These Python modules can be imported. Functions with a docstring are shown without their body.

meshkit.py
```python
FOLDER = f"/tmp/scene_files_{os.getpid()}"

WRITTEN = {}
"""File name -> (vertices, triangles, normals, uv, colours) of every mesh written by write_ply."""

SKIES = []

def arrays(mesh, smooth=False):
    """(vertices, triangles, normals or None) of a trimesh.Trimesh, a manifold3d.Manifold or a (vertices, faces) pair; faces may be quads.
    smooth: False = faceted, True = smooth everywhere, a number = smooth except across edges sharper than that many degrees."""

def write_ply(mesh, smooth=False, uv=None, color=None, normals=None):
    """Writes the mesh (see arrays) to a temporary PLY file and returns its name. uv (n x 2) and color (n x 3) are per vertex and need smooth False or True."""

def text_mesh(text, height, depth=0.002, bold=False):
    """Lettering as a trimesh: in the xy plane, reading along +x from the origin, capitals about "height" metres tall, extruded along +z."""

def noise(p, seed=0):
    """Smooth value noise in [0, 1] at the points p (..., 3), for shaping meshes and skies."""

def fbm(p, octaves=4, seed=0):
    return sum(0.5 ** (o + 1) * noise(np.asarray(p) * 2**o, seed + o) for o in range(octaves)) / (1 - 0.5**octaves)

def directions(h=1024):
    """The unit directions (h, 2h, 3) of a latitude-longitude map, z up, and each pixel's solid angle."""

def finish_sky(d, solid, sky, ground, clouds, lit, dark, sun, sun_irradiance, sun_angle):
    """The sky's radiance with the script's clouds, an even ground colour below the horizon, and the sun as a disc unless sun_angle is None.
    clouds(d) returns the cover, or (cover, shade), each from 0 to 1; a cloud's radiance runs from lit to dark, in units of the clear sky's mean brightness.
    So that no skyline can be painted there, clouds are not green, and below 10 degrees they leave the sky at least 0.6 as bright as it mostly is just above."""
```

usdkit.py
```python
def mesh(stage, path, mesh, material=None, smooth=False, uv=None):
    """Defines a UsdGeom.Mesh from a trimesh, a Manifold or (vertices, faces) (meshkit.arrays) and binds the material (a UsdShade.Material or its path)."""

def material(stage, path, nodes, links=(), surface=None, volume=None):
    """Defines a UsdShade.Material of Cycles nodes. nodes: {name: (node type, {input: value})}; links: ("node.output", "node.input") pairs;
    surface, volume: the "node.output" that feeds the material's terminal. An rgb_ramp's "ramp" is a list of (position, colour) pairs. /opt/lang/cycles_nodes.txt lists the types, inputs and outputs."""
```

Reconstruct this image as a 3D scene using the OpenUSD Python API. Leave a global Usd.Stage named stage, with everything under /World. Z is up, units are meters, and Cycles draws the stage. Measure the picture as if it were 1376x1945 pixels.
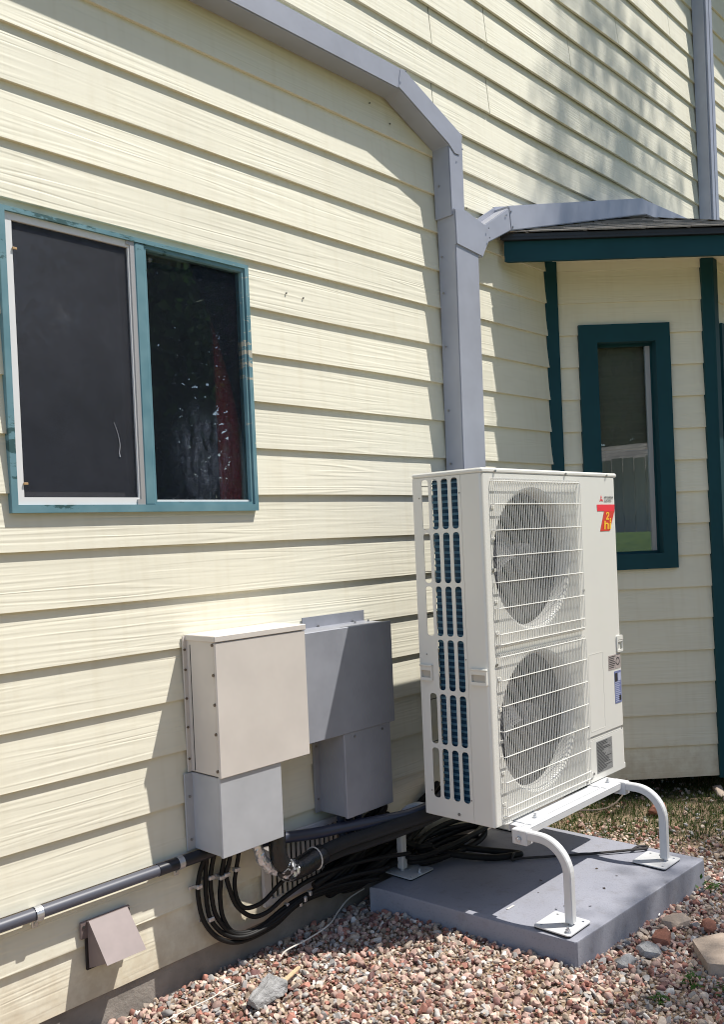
import math, random
import numpy as np
import trimesh, usdkit, meshkit
from shapely.geometry import Polygon, Point, box as sbox
from shapely.ops import unary_union
from pxr import Usd, UsdGeom, UsdLux, UsdShade, Gf, Sdf, Vt

random.seed(7)
rng = np.random.default_rng(7)
stage = Usd.Stage.CreateInMemory()
UsdGeom.SetStageUpAxis(stage, UsdGeom.Tokens.z)
UsdGeom.SetStageMetersPerUnit(stage, 1.0)
UsdGeom.Xform.Define(stage, '/World')
UsdGeom.Scope.Define(stage, '/World/Looks')
stage.SetDefaultPrim(stage.GetPrimAtPath('/World'))

# ---------------------------------------------------------------- camera, sky, sun
CAM = np.array([0.0, -2.5781, 1.4254])
YAW, PITCH, ROLL = 0.8205, -0.0128, -0.0432
FPX, PPX, PPY, PW, PH = 1686.71, 5.7, 67.9, 1376.0, 1945.0
cy, sy, cp, sp = math.cos(YAW), math.sin(YAW), math.cos(PITCH), math.sin(PITCH)
fw = np.array([sy * cp, cy * cp, sp]); rt = np.array([cy, -sy, 0.0]); up = np.cross(rt, fw)
c_, s_ = math.cos(ROLL), math.sin(ROLL)
R_, U_ = c_ * rt + s_ * up, -s_ * rt + c_ * up
cam = UsdGeom.Camera.Define(stage, '/World/camera')
HA = 20.955
cam.CreateHorizontalApertureAttr(HA)
cam.CreateVerticalApertureAttr(HA * PH / PW)
cam.CreateFocalLengthAttr(HA * FPX / PW)
cam.CreateHorizontalApertureOffsetAttr(-PPX / PW * HA)
cam.CreateVerticalApertureOffsetAttr(PPY / PW * HA)
cam.CreateClippingRangeAttr(Gf.Vec2f(0.05, 500))
cam.CreateExposureAttr(0.30)
m4 = np.eye(4); m4[0, :3], m4[1, :3], m4[2, :3], m4[3, :3] = R_, U_, -fw, CAM
cam.AddTransformOp().Set(Gf.Matrix4d(m4.tolist()))

SUN = np.array([1.0, -1.0, 2.65]); SUN /= np.linalg.norm(SUN)
SUN_EL, SUN_ROT = math.asin(SUN[2]), math.atan2(SUN[0], SUN[1])
sky = usdkit.material(stage, '/World/Looks/sky_material', {
    'sky': ('sky_texture', {'sky_type': 'single_scattering', 'sun_disc': False, 'sun_elevation': SUN_EL, 'sun_rotation': SUN_ROT,
                            'air_density': 1.0, 'aerosol_density': 1.0, 'ozone_density': 1.0}),
    'bg': ('background_shader', {'strength': 0.12})}, [('sky.color', 'bg.color')])
sky.CreateSurfaceOutput('cycles').ConnectToSource(UsdShade.Shader.Get(stage, '/World/Looks/sky_material/bg').ConnectableAPI(), 'background')
dome = UsdLux.DomeLight.Define(stage, '/World/sky')
UsdShade.MaterialBindingAPI.Apply(dome.GetPrim()).Bind(sky)
dome.GetPrim().SetCustomDataByKey('kind', 'structure')
sun = UsdLux.DistantLight.Define(stage, '/World/sun')
sun.CreateIntensityAttr(1.25); sun.CreateAngleAttr(0.53); sun.CreateColorAttr(Gf.Vec3f(1.0, 0.965, 0.90)); sun.CreateNormalizeAttr(True)
zax = SUN; xax = np.cross([0, 0, 1.0], zax); xax /= np.linalg.norm(xax); yax = np.cross(zax, xax)
ms = np.eye(4); ms[0, :3], ms[1, :3], ms[2, :3] = xax, yax, zax
sun.AddTransformOp().Set(Gf.Matrix4d(ms.tolist()))

# ---------------------------------------------------------------- helpers
used = {}
def fresh(parent, name):
    k = (parent, name); n = used.get(k, 0); used[k] = n + 1
    return f'{parent}/{name}' if n == 0 else f'{parent}/{name}_{n:03d}'

def tag(prim, label=None, cat=None, group=None, kind=None):
    for k, v in (('label', label), ('category', cat), ('group', group), ('kind', kind)):
        if v: prim.SetCustomDataByKey(k, v)

class Node:
    def __init__(self, path, origin): self.path, self.origin = path, np.array(origin, float)
    @property
    def prim(self): return stage.GetPrimAtPath(self.path)

def thing(name, label, cat, loc=(0, 0, 0), group=None, kind=None):
    p = fresh('/World', name)
    x = UsdGeom.Xform.Define(stage, p); x.AddTranslateOp().Set(Gf.Vec3d(*map(float, loc)))
    tag(x.GetPrim(), label, cat, group, kind)
    return Node(p, loc)

def arr(mesh):
    v, f, _ = meshkit.arrays(mesh); return np.asarray(v, float), np.asarray(f)

def obj(name, mesh, mat, parent=None, smooth=False, label=None):
    """ONE Mesh prim under parent (in world coordinates; moved to the parent's origin), or a top-level mesh."""
    v, f = arr(mesh)
    if parent is None:
        lo, hi = v.min(0), v.max(0); o = np.array([(lo[0] + hi[0]) / 2, (lo[1] + hi[1]) / 2, lo[2]])
        p = fresh('/World', name)
    else:
        o = parent.origin; p = fresh(parent.path, name)
    m = usdkit.mesh(stage, p, (v - o, f), mat, smooth=smooth)
    if parent is None: m.AddTranslateOp().Set(Gf.Vec3d(*map(float, o)))
    if label: tag(m.GetPrim(), label)
    return Node(p, o)

def top(name, mesh, mat, label, cat, group=None, kind=None, smooth=False):
    n = obj(name, mesh, mat, None, smooth); tag(n.prim, label, cat, group, kind); return n

def cat_(*ms):
    vs, fs, n = [], [], 0
    for m in ms:
        v, f = arr(m); vs.append(v); fs.append(f + n); n += len(v)
    return np.vstack(vs), np.vstack(fs)

def bx(x0, x1, y0, y1, z0, z1, b=0.0):
    x0, x1 = min(x0, x1), max(x0, x1); y0, y1 = min(y0, y1), max(y0, y1); z0, z1 = min(z0, z1), max(z0, z1)
    if b <= 0:
        m = trimesh.creation.box([x1 - x0, y1 - y0, z1 - z0]); m.apply_translation([(x0 + x1) / 2, (y0 + y1) / 2, (z0 + z1) / 2])
        return m
    b = min(b, (x1 - x0) / 2.1, (y1 - y0) / 2.1, (z1 - z0) / 2.1)
    c, h = np.array([x0 + x1, y0 + y1, z0 + z1]) / 2, np.array([x1 - x0, y1 - y0, z1 - z0]) / 2
    pts = []
    for sx in (-1, 1):
        for sy_ in (-1, 1):
            for sz in (-1, 1):
                s = np.array([sx, sy_, sz])
                for k in range(3):
                    q = h - b; q = q.copy(); q[k] = h[k]; pts.append(c + s * q)
    return trimesh.Trimesh(pts, process=True).convex_hull if False else trimesh.convex.convex_hull(np.array(pts))

def tube(path, r, n=10, closed_ends=True, sub=6):
    """round tube along a smoothed path; r may be a number or one value per given point"""
    P = np.array(path, float)
    rr = np.full(len(P), r) if np.ndim(r) == 0 else np.array(r, float)
    if sub > 1 and len(P) > 2:
        Q, S = [], []
        for i in range(len(P) - 1):
            p0, p1, p2, p3 = P[max(i - 1, 0)], P[i], P[i + 1], P[min(i + 2, len(P) - 1)]
            for t in np.linspace(0, 1, sub, endpoint=False):
                Q.append(.5 * (2 * p1 + (p2 - p0) * t + (2 * p0 - 5 * p1 + 4 * p2 - p3) * t * t + (3 * p1 - p0 - 3 * p2 + p3) * t ** 3))
                S.append(rr[i] * (1 - t) + rr[i + 1] * t)
        Q.append(P[-1]); S.append(rr[-1]); P, rr = np.array(Q), np.array(S)
    T = np.gradient(P, axis=0); T /= np.linalg.norm(T, axis=1, keepdims=True) + 1e-12
    a = np.cross(T[0], [0, 0, 1.0]); a = a if np.linalg.norm(a) > .1 else np.cross(T[0], [0, 1.0, 0]); a /= np.linalg.norm(a)
    V = []
    ang = np.linspace(0, 2 * np.pi, n, endpoint=False)
    for i in range(len(P)):
        a = a - T[i] * np.dot(a, T[i]); a /= np.linalg.norm(a); b = np.cross(T[i], a)
        V.append(P[i] + rr[i] * (np.cos(ang)[:, None] * a + np.sin(ang)[:, None] * b))
    V = np.vstack(V); F = []
    for i in range(len(P) - 1):
        for j in range(n):
            k = (j + 1) % n; A, B, C, D = i * n + j, i * n + k, (i + 1) * n + k, (i + 1) * n + j
            F += [[A, B, C], [A, C, D]]
    if closed_ends:
        V = np.vstack([V, P[:1], P[-1:]]); c0, c1 = len(V) - 2, len(V) - 1
        for j in range(n):
            k = (j + 1) % n
            F += [[c0, k, j], [c1, (len(P) - 1) * n + j, (len(P) - 1) * n + k]]
    return V, np.array(F)

def square_tube(path, w, sub=1):
    """square section tube in a plane x = const (path in (y, z)); w is (x0, x1, thickness)"""
    x0, x1, t = w; P = np.array(path, float)
    T = np.gradient(P, axis=0); T /= np.linalg.norm(T, axis=1, keepdims=True); N = np.stack([-T[:, 1], T[:, 0]], 1)
    V = []
    bv = .004
    for p, nn in zip(P, N):
        a, b = p + nn * t / 2, p - nn * t / 2; a2, b2 = p + nn * (t / 2 - bv), p - nn * (t / 2 - bv)
        V += [[x0 + bv, *a], [x1 - bv, *a], [x1, *a2], [x1, *b2], [x1 - bv, *b], [x0 + bv, *b], [x0, *b2], [x0, *a2]]
    F = []; n = 8
    for i in range(len(P) - 1):
        for j in range(n):
            k = (j + 1) % n; F += [[i * n + j, (i + 1) * n + k, i * n + k], [i * n + j, (i + 1) * n + j, (i + 1) * n + k]]
    for j in range(1, n - 1):
        F += [[0, j, j + 1], [(len(P) - 1) * n, (len(P) - 1) * n + j + 1, (len(P) - 1) * n + j]]
    return np.array(V), np.array(F)

def extr(poly, h):
    gs = getattr(poly, 'geoms', [poly])
    return trimesh.util.concatenate([trimesh.creation.extrude_polygon(g, h, engine='earcut') for g in gs])

def wallprism(poly, y0, y1):
    """polygon in (x, z), extruded from y0 to y1 (y0 < y1)"""
    m = extr(poly, y1 - y0); v = np.array(m.vertices)
    return trimesh.Trimesh(np.stack([v[:, 0], y1 - v[:, 2], v[:, 1]], 1), m.faces[:, ::1], process=False)

def sideprism(poly, x0, x1):
    """polygon in (y, z), extruded from x0 to x1"""
    m = extr(poly, x1 - x0); v = np.array(m.vertices)
    return trimesh.Trimesh(np.stack([x0 + v[:, 2], v[:, 0], v[:, 1]], 1), m.faces, process=False)

def flatprism(poly, z0, z1):
    m = extr(poly, z1 - z0); m.apply_translation([0, 0, z0]); return m

def rrect(x0, z0, x1, z1, r):
    x0, x1 = min(x0, x1), max(x0, x1); z0, z1 = min(z0, z1), max(z0, z1)
    return sbox(x0 + r, z0 + r, x1 - r, z1 - r).buffer(r, quad_segs=4)

def cyl(c, axis, r, h, n=16):
    """cylinder starting at c along axis"""
    axis = np.array(axis, float); axis /= np.linalg.norm(axis)
    return tube([np.array(c), np.array(c) + axis * h], r, n, sub=1)

# ---------------------------------------------------------------- materials
_mats = {}
def mat(name, col, rough=0.5, metal=0.0, spec=0.5, var=0.0, vscale=6.0, vstretch=(1, 1, 1), bump=0.0, bscale=60.0, bstretch=(1, 1, 1), rnd=0.0, coat=0.0, dirt=0.0):
    """principled material: base colour, optional tone variation (noise), per-object variation, fine bump"""
    nodes = {'p': ('principled_bsdf', {'roughness': rough, 'metallic': metal, 'specular_ior_level': spec, 'coat_weight': coat})}
    links = []
    nodes['g'] = ('geometry', {})
    last = None
    if var or dirt:
        nodes['mp'] = ('mapping', {'scale': tuple(vscale * s for s in vstretch)})
        nodes['n'] = ('noise_texture', {'scale': 1.0, 'detail': 5.0, 'roughness': 0.6})
        lo = tuple(c * (1 - var) for c in col); hi = tuple(min(1, c * (1 + var * .6)) for c in col)
        nodes['r'] = ('rgb_ramp', {'ramp': [(0.3, lo), (0.7, hi)]})
        links += [('g.position', 'mp.vector'), ('mp.vector', 'n.vector'), ('n.fac', 'r.fac')]
        last = 'r.color'
    else:
        nodes['c'] = ('color', {'value': col}); last = 'c.color'
    if rnd:
        nodes['oi'] = ('object_info', {})
        nodes['mr'] = ('map_range', {'value': 0.5, 'from_min': 0.0, 'from_max': 1.0, 'to_min': 1 - rnd, 'to_max': 1 + rnd})
        nodes['hs'] = ('hsv', {'hue': 0.5, 'saturation': 1.0, 'fac': 1.0})
        links += [('oi.random', 'mr.value'), ('mr.result', 'hs.value'), (last, 'hs.color')]; last = 'hs.color'
    links.append((last, 'p.base_color'))
    if bump:
        nodes['mb'] = ('mapping', {'scale': tuple(bscale * s for s in bstretch)})
        nodes['nb'] = ('noise_texture', {'scale': 1.0, 'detail': 4.0, 'roughness': 0.6})
        nodes['b'] = ('bump', {'strength': 1.0, 'distance': bump})
        links += [('g.position', 'mb.vector'), ('mb.vector', 'nb.vector'), ('nb.fac', 'b.height'), ('b.normal', 'p.normal')]
    return usdkit.material(stage, f'/World/Looks/{name}', nodes, links, surface='p.BSDF')

# painted fibre cement siding: cream paint over an embossed wood grain
def siding_mat(name, col, relief=.00040):
    nodes = {
        'g': ('geometry', {}), 'oi': ('object_info', {}),
        'off': ('combine_xyz', {}), 'add': ('vector_math', {'math_type': 'add'}),
        'm10': ('math', {'math_type': 'multiply', 'value2': 13.0}),
        'mp': ('mapping', {'scale': (.75, .75, 22.0)}),
        'wn': ('noise_texture', {'scale': 1.0, 'detail': 2.0, 'roughness': 0.45, 'distortion': 0.25}),
        'mul': ('math', {'math_type': 'multiply', 'value2': 40.0}),
        'sn': ('math', {'math_type': 'sine'}),
        'mf': ('mapping', {'scale': (4.0, 4.0, 330.0)}),
        'fn': ('noise_texture', {'scale': 1.0, 'detail': 2.0}),
        'ma': ('math', {'math_type': 'multiply_add', 'value2': 0.35}),
        'mk': ('noise_texture', {'scale': 2.2, 'detail': 2.0}),
        'mkr': ('map_range', {'from_min': .35, 'from_max': .65, 'to_min': .25, 'to_max': 1.0}),
        'hm': ('math', {'math_type': 'multiply'}),
        'b': ('bump', {'strength': 1.0, 'distance': relief}),
        'mt': ('mapping', {'scale': (1.1, 1.1, 3.0)}),
        'tn': ('noise_texture', {'scale': 1.0, 'detail': 5.0, 'roughness': .65}),
        'r': ('rgb_ramp', {'ramp': [(.3, tuple(c * .93 for c in col)), (.7, tuple(min(1, c * 1.03) for c in col))]}),
        'mr': ('map_range', {'from_min': 0.0, 'from_max': 1.0, 'to_min': .965, 'to_max': 1.03}),
        'hs': ('hsv', {'hue': .5, 'saturation': 1.0, 'fac': 1.0}),
        'sz': ('separate_xyz', {}), 'sp': ('noise_texture', {'scale': 16.0, 'detail': 6.0, 'roughness': .7}), 'sa': ('math', {'math_type': 'multiply_add', 'value2': -.42}),
        'sm': ('map_range', {'from_min': -.02, 'from_max': -.22, 'to_min': 0.0, 'to_max': .5, 'clamp': True}), 'sc': ('color', {'value': (.40, .29, .17)}), 'dm': ('mix', {}),
        'st': ('mapping', {'scale': (26.0, 26.0, 1.6)}), 'stn': ('noise_texture', {'scale': 1.0, 'detail': 3.0}), 'stw': ('rgb_ramp', {'ramp': [(.28, (.965, .955, .935)), (.50, (1, 1, 1))]}), 'sx': ('mix', {'mix_type': 'multiply', 'fac': 1.0}),
        'p': ('principled_bsdf', {'roughness': .62, 'specular_ior_level': .35})}
    links = [('oi.random', 'm10.value1'), ('m10.value', 'off.x'), ('g.position', 'add.vector1'), ('off.vector', 'add.vector2'),
             ('add.vector', 'mp.vector'), ('mp.vector', 'wn.vector'), ('wn.fac', 'mul.value1'), ('mul.value', 'sn.value1'),
             ('g.position', 'mf.vector'), ('mf.vector', 'fn.vector'), ('fn.fac', 'ma.value1'), ('sn.value', 'ma.value3'),
             ('add.vector', 'mk.vector'), ('mk.fac', 'mkr.value'), ('ma.value', 'hm.value1'), ('mkr.result', 'hm.value2'),
             ('hm.value', 'b.height'), ('b.normal', 'p.normal'),
             ('g.position', 'mt.vector'), ('mt.vector', 'tn.vector'), ('tn.fac', 'r.fac'), ('oi.random', 'mr.value'), ('mr.result', 'hs.value'),
             ('r.color', 'hs.color'), ('g.position', 'sz.vector'), ('g.position', 'sp.vector'), ('sp.fac', 'sa.value1'), ('sz.z', 'sa.value3'), ('sa.value', 'sm.value'),
             ('g.position', 'st.vector'), ('st.vector', 'stn.vector'), ('stn.fac', 'stw.fac'), ('hs.color', 'sx.color1'), ('stw.color', 'sx.color2'),
             ('sx.color', 'dm.color1'), ('sc.color', 'dm.color2'), ('sm.result', 'dm.fac'), ('dm.color', 'p.base_color')]
    return usdkit.material(stage, f'/World/Looks/{name}', nodes, links, surface='p.BSDF')

def glass_mat(name, tint=(.9, .95, .95), rough=0.0, gain=1.7):
    return usdkit.material(stage, f'/World/Looks/{name}', {
        'f': ('fresnel', {'IOR': 1.55}), 'm2': ('math', {'math_type': 'multiply', 'value2': gain, 'use_clamp': True}),
        't': ('transparent_bsdf', {'color': tint}), 'gl': ('glossy_bsdf', {'color': (1, 1, 1), 'roughness': rough}),
        'mx': ('mix_closure', {})}, [('f.fac', 'm2.value1'), ('m2.value', 'mx.fac'), ('t.BSDF', 'mx.closure1'), ('gl.BSDF', 'mx.closure2')], surface='mx.closure')

M = {}
M['siding'] = siding_mat('cream_siding', (.77, .732, .60))
M['sheath'] = mat('wall_sheathing', (.35, .30, .22), .9)
M['concrete'] = mat('foundation_concrete', (.27, .24, .21), .9, var=.35, vscale=5, bump=.004, bscale=40)
M['teal'] = mat('dark_teal_trim', (.005, .046, .056), .62, spec=.25, var=.12, vscale=5)
M['teal_faded'] = usdkit.material(stage, '/World/Looks/worn_teal_paint', {
    'g': ('geometry', {}), 'n': ('noise_texture', {'scale': 9.0, 'detail': 5.0}), 'r': ('rgb_ramp', {'ramp': [(.3, (.09, .20, .24)), (.7, (.15, .275, .315))]}),
    'mw': ('mapping', {'scale': (14.0, 14.0, 40.0)}), 'w': ('noise_texture', {'scale': 1.0, 'detail': 5.0, 'roughness': .7}), 'k': ('noise_texture', {'scale': 2.6, 'detail': 1.0}),
    'a': ('math', {'math_type': 'add'}), 'wr': ('map_range', {'from_min': 1.24, 'from_max': 1.29, 'to_min': 0.0, 'to_max': 1.0, 'clamp': True}),
    'wc': ('color', {'value': (.44, .41, .33)}), 'dr': ('map_range', {'from_min': .82, 'from_max': .76, 'to_min': 0.0, 'to_max': .8, 'clamp': True}), 'dc': ('color', {'value': (.012, .05, .045)}),
    'm1': ('mix', {}), 'm2': ('mix', {}), 'p': ('principled_bsdf', {'roughness': .55, 'specular_ior_level': .35})},
    [('g.position', 'n.vector'), ('n.fac', 'r.fac'), ('g.position', 'mw.vector'), ('mw.vector', 'w.vector'), ('g.position', 'k.vector'), ('w.fac', 'a.value1'), ('k.fac', 'a.value2'),
     ('a.value', 'wr.value'), ('a.value', 'dr.value'), ('r.color', 'm1.color1'), ('wc.color', 'm1.color2'), ('wr.result', 'm1.fac'), ('m1.color', 'm2.color1'), ('dc.color', 'm2.color2'), ('dr.result', 'm2.fac'),
     ('m2.color', 'p.base_color')], surface='p.BSDF')
M['vinyl'] = mat('white_vinyl', (.72, .72, .72), .35)
M['alu'] = mat('grey_window_metal', (.42, .41, .41), .4, metal=.3)
M['metal'] = mat('lavender_grey_metal', (.35, .362, .418), .44, metal=.15, var=.10, vscale=5, bump=.0008, bscale=9)
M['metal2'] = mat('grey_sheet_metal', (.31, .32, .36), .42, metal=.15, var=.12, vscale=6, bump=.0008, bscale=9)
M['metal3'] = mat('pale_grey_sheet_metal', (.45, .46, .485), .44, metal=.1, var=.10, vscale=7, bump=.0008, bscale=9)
M['beige'] = mat('beige_painted_metal', (.62, .57, .52), .44, var=.07, vscale=5, bump=.0008, bscale=8)
M['unitw'] = mat('ivory_powder_coat', (.71, .695, .645), .34, var=.025, vscale=3)
M['unitwire'] = mat('ivory_wire_coat', (.76, .74, .68), .4)
M['unitdark'] = mat('dark_fan_plastic', (.085, .085, .09), .5)
M['unitinside'] = mat('dark_unit_interior', (.11, .11, .115), .7)
M['coil'] = mat('blue_coil_fins', (.012, .055, .105), .35, metal=.3, var=.3, vscale=1, vstretch=(3, 160, 3))
M['coiltube'] = mat('coil_tube_blue', (.10, .22, .32), .35, metal=.4)
M['seam'] = mat('dark_seam', (.03, .028, .026), .8)
M['screw'] = mat('zinc_screw', (.35, .34, .33), .35, metal=.9)
M['rustscrew'] = mat('brown_screw', (.16, .12, .09), .5, metal=.4)
M['stand'] = mat('white_stand_paint', (.60, .60, .60), .35, var=.04, vscale=12)
M['galv'] = mat('galvanised_steel', (.55, .56, .58), .35, metal=.8, var=.12, vscale=20)
M['pad'] = usdkit.material(stage, '/World/Looks/blue_grey_concrete', {
    'g': ('geometry', {}), 'n1': ('noise_texture', {'scale': 2.6, 'detail': 6.0, 'roughness': .62}), 'r1': ('rgb_ramp', {'ramp': [(.30, (.25, .252, .285)), (.5, (.275, .28, .322)), (.72, (.295, .30, .345))]}),
    'n2': ('noise_texture', {'scale': 150.0, 'detail': 3.0}), 'r2': ('rgb_ramp', {'ramp': [(.30, (.80, .79, .78)), (.42, (1, 1, 1)), (1.0, (1, 1, 1))]}),
    'n3': ('noise_texture', {'scale': 14.0, 'detail': 5.0, 'roughness': .7}), 'r3': ('rgb_ramp', {'ramp': [(.33, (.88, .86, .83)), (.46, (1, 1, 1))]}),
    'm1': ('mix', {'mix_type': 'multiply', 'fac': 1.0}), 'm2': ('mix', {'mix_type': 'multiply', 'fac': 1.0}),
    'ad': ('math', {'math_type': 'multiply_add', 'value2': .4}), 'b': ('bump', {'distance': .0014}), 'p': ('principled_bsdf', {'roughness': .72, 'specular_ior_level': .3})},
    [('g.position', 'n1.vector'), ('g.position', 'n2.vector'), ('g.position', 'n3.vector'), ('n1.fac', 'r1.fac'), ('n2.fac', 'r2.fac'), ('n3.fac', 'r3.fac'), ('r1.color', 'm1.color1'), ('r2.color', 'm1.color2'),
     ('m1.color', 'm2.color1'), ('r3.color', 'm2.color2'), ('m2.color', 'p.base_color'), ('n2.fac', 'ad.value1'), ('n3.fac', 'ad.value3'), ('ad.value', 'b.height'), ('b.normal', 'p.normal')], surface='p.BSDF')
M['rubber'] = mat('black_rubber', (.010, .010, .010), .55)
M['cable'] = mat('black_cable', (.005, .0045, .0045), .55, spec=.3)
M['flex'] = mat('dark_blue_grey_conduit', (.03, .034, .055), .33)
M['pvc'] = mat('grey_pvc_conduit', (.078, .082, .105), .45)
M['pvcdark'] = mat('dark_pvc_sleeve', (.012, .014, .022), .33)
M['foam'] = mat('black_foam_insulation', (.016, .016, .017), .8, bump=.002, bscale=120)
M['tape'] = mat('glossy_black_tape', (.012, .012, .012), .16, bump=.006, bscale=45)
M['foil'] = mat('crumpled_foil', (.62, .63, .66), .28, metal=.75)
M['hood'] = mat('faded_mauve_plastic', (.20, .152, .145), .5, var=.12, vscale=14)
M['hooddark'] = mat('dark_hood_inside', (.02, .015, .014), .8)
M['ventw'] = mat('white_vent_plastic', (.66, .62, .60), .5)
M['ventslat'] = mat('cream_vent_slat', (.58, .53, .45), .5, var=.1)
M['black'] = mat('black_void', (.004, .004, .004), .9)
M['room'] = mat('room_wall', (.40, .46, .62), .9)
M['curtain'] = mat('dark_red_curtain', (.50, .035, .055), .85, var=.3, vscale=1, vstretch=(60, 60, 1))
M['blind'] = mat('brown_roller_shade', (.52, .41, .34), .8, var=.12, vscale=1, vstretch=(4, 4, 60))
M['screen'] = mat('insect_screen_mesh', (.05, .046, .058), .75, var=.22, vscale=5)
M['wood'] = mat('honey_wood', (.42, .27, .13), .5, var=.2, vscale=1, vstretch=(30, 30, 2))
M['glass'] = glass_mat('window_glass')
M['glass2'] = glass_mat('double_glazing', (.82, .88, .88), 0.0, 3.2)
def dirty_glass(name, c, sx, sz):
    return usdkit.material(stage, f'/World/Looks/{name}', {
        'f': ('fresnel', {'IOR': 1.55}), 'm2': ('math', {'math_type': 'multiply', 'value2': 1.7, 'use_clamp': True}),
        't': ('transparent_bsdf', {'color': (.92, .95, .95)}), 'gl': ('glossy_bsdf', {'color': (1, 1, 1), 'roughness': 0.0}), 'mx': ('mix_closure', {}),
        'g': ('geometry', {}), 'mp': ('mapping', {'location': (-c[0] / sx, 0, -c[1] / sz), 'scale': (1 / sx, 0.0, 1 / sz)}), 'l': ('vector_math', {'math_type': 'length'}),
        'k': ('map_range', {'range_type': 'smoothstep', 'from_min': 1.0, 'from_max': .1, 'to_min': 0.0, 'to_max': 1.0, 'clamp': True}),
        'wm': ('mapping', {'scale': (46.0, 1.0, 11.0)}), 'w1': ('noise_texture', {'scale': 1.0, 'detail': 5.0, 'roughness': .7, 'distortion': .5}), 'wr': ('map_range', {'from_min': .40, 'from_max': .78, 'to_min': .0, 'to_max': 1.0, 'clamp': True}),
        'd': ('noise_texture', {'scale': 330.0, 'detail': 2.0}), 'dr': ('map_range', {'from_min': .44, 'from_max': .66, 'to_min': .05, 'to_max': 1.0, 'clamp': True}),
        'e': ('noise_texture', {'scale': 130.0, 'detail': 2.0}), 'er': ('map_range', {'from_min': .70, 'from_max': .76, 'to_min': .028, 'to_max': .5, 'clamp': True}),
        'a': ('math', {'math_type': 'multiply'}), 'b': ('math', {'math_type': 'multiply'}), 'c': ('math', {'math_type': 'add', 'use_clamp': True}), 'h': ('math', {'math_type': 'multiply', 'value2': .40}),
        'df': ('diffuse_bsdf', {'color': (.40, .44, .54)}), 'mo': ('mix_closure', {})},
        [('f.fac', 'm2.value1'), ('m2.value', 'mx.fac'), ('t.BSDF', 'mx.closure1'), ('gl.BSDF', 'mx.closure2'), ('g.position', 'mp.vector'), ('mp.vector', 'l.vector1'), ('l.value', 'k.value'),
         ('g.position', 'wm.vector'), ('wm.vector', 'w1.vector'), ('w1.fac', 'wr.value'), ('g.position', 'd.vector'), ('d.fac', 'dr.value'), ('g.position', 'e.vector'), ('e.fac', 'er.value'), ('k.result', 'a.value1'), ('wr.result', 'a.value2'),
         ('a.value', 'b.value1'), ('dr.result', 'b.value2'), ('b.value', 'c.value1'), ('er.result', 'c.value2'), ('c.value', 'h.value1'), ('h.value', 'mo.fac'), ('mx.closure', 'mo.closure1'), ('df.BSDF', 'mo.closure2')], surface='mo.closure')
M['glass_dirty'] = dirty_glass('dirty_window_glass', (1.955, 1.74), .17, .24)
M['shingle'] = mat('grey_brown_shingle', (.23, .21, .19), .9, var=.35, vscale=18, rnd=.25, bump=.003, bscale=220)
M['darktrim'] = mat('dark_drip_edge', (.018, .020, .024), .5)
M['red'] = mat('emblem_red', (.80, .015, .035), .4)
M['dred'] = mat('emblem_deep_red', (.62, .030, .012), .4)
M['yellow'] = mat('emblem_yellow', (.95, .55, .02), .4)
M['ink'] = mat('black_ink', (.02, .02, .025), .5)
M['label_grey'] = mat('grey_label', (.26, .26, .255), .5, var=.35, vscale=1, vstretch=(60, 1, 420))
M['label_rose'] = mat('rose_grey_label', (.42, .36, .345), .5, var=.3, vscale=90)
M['label_blue'] = mat('blue_label', (.16, .19, .36), .45)
M['label_pale'] = mat('pale_label_print', (.42, .45, .58), .45)
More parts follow.
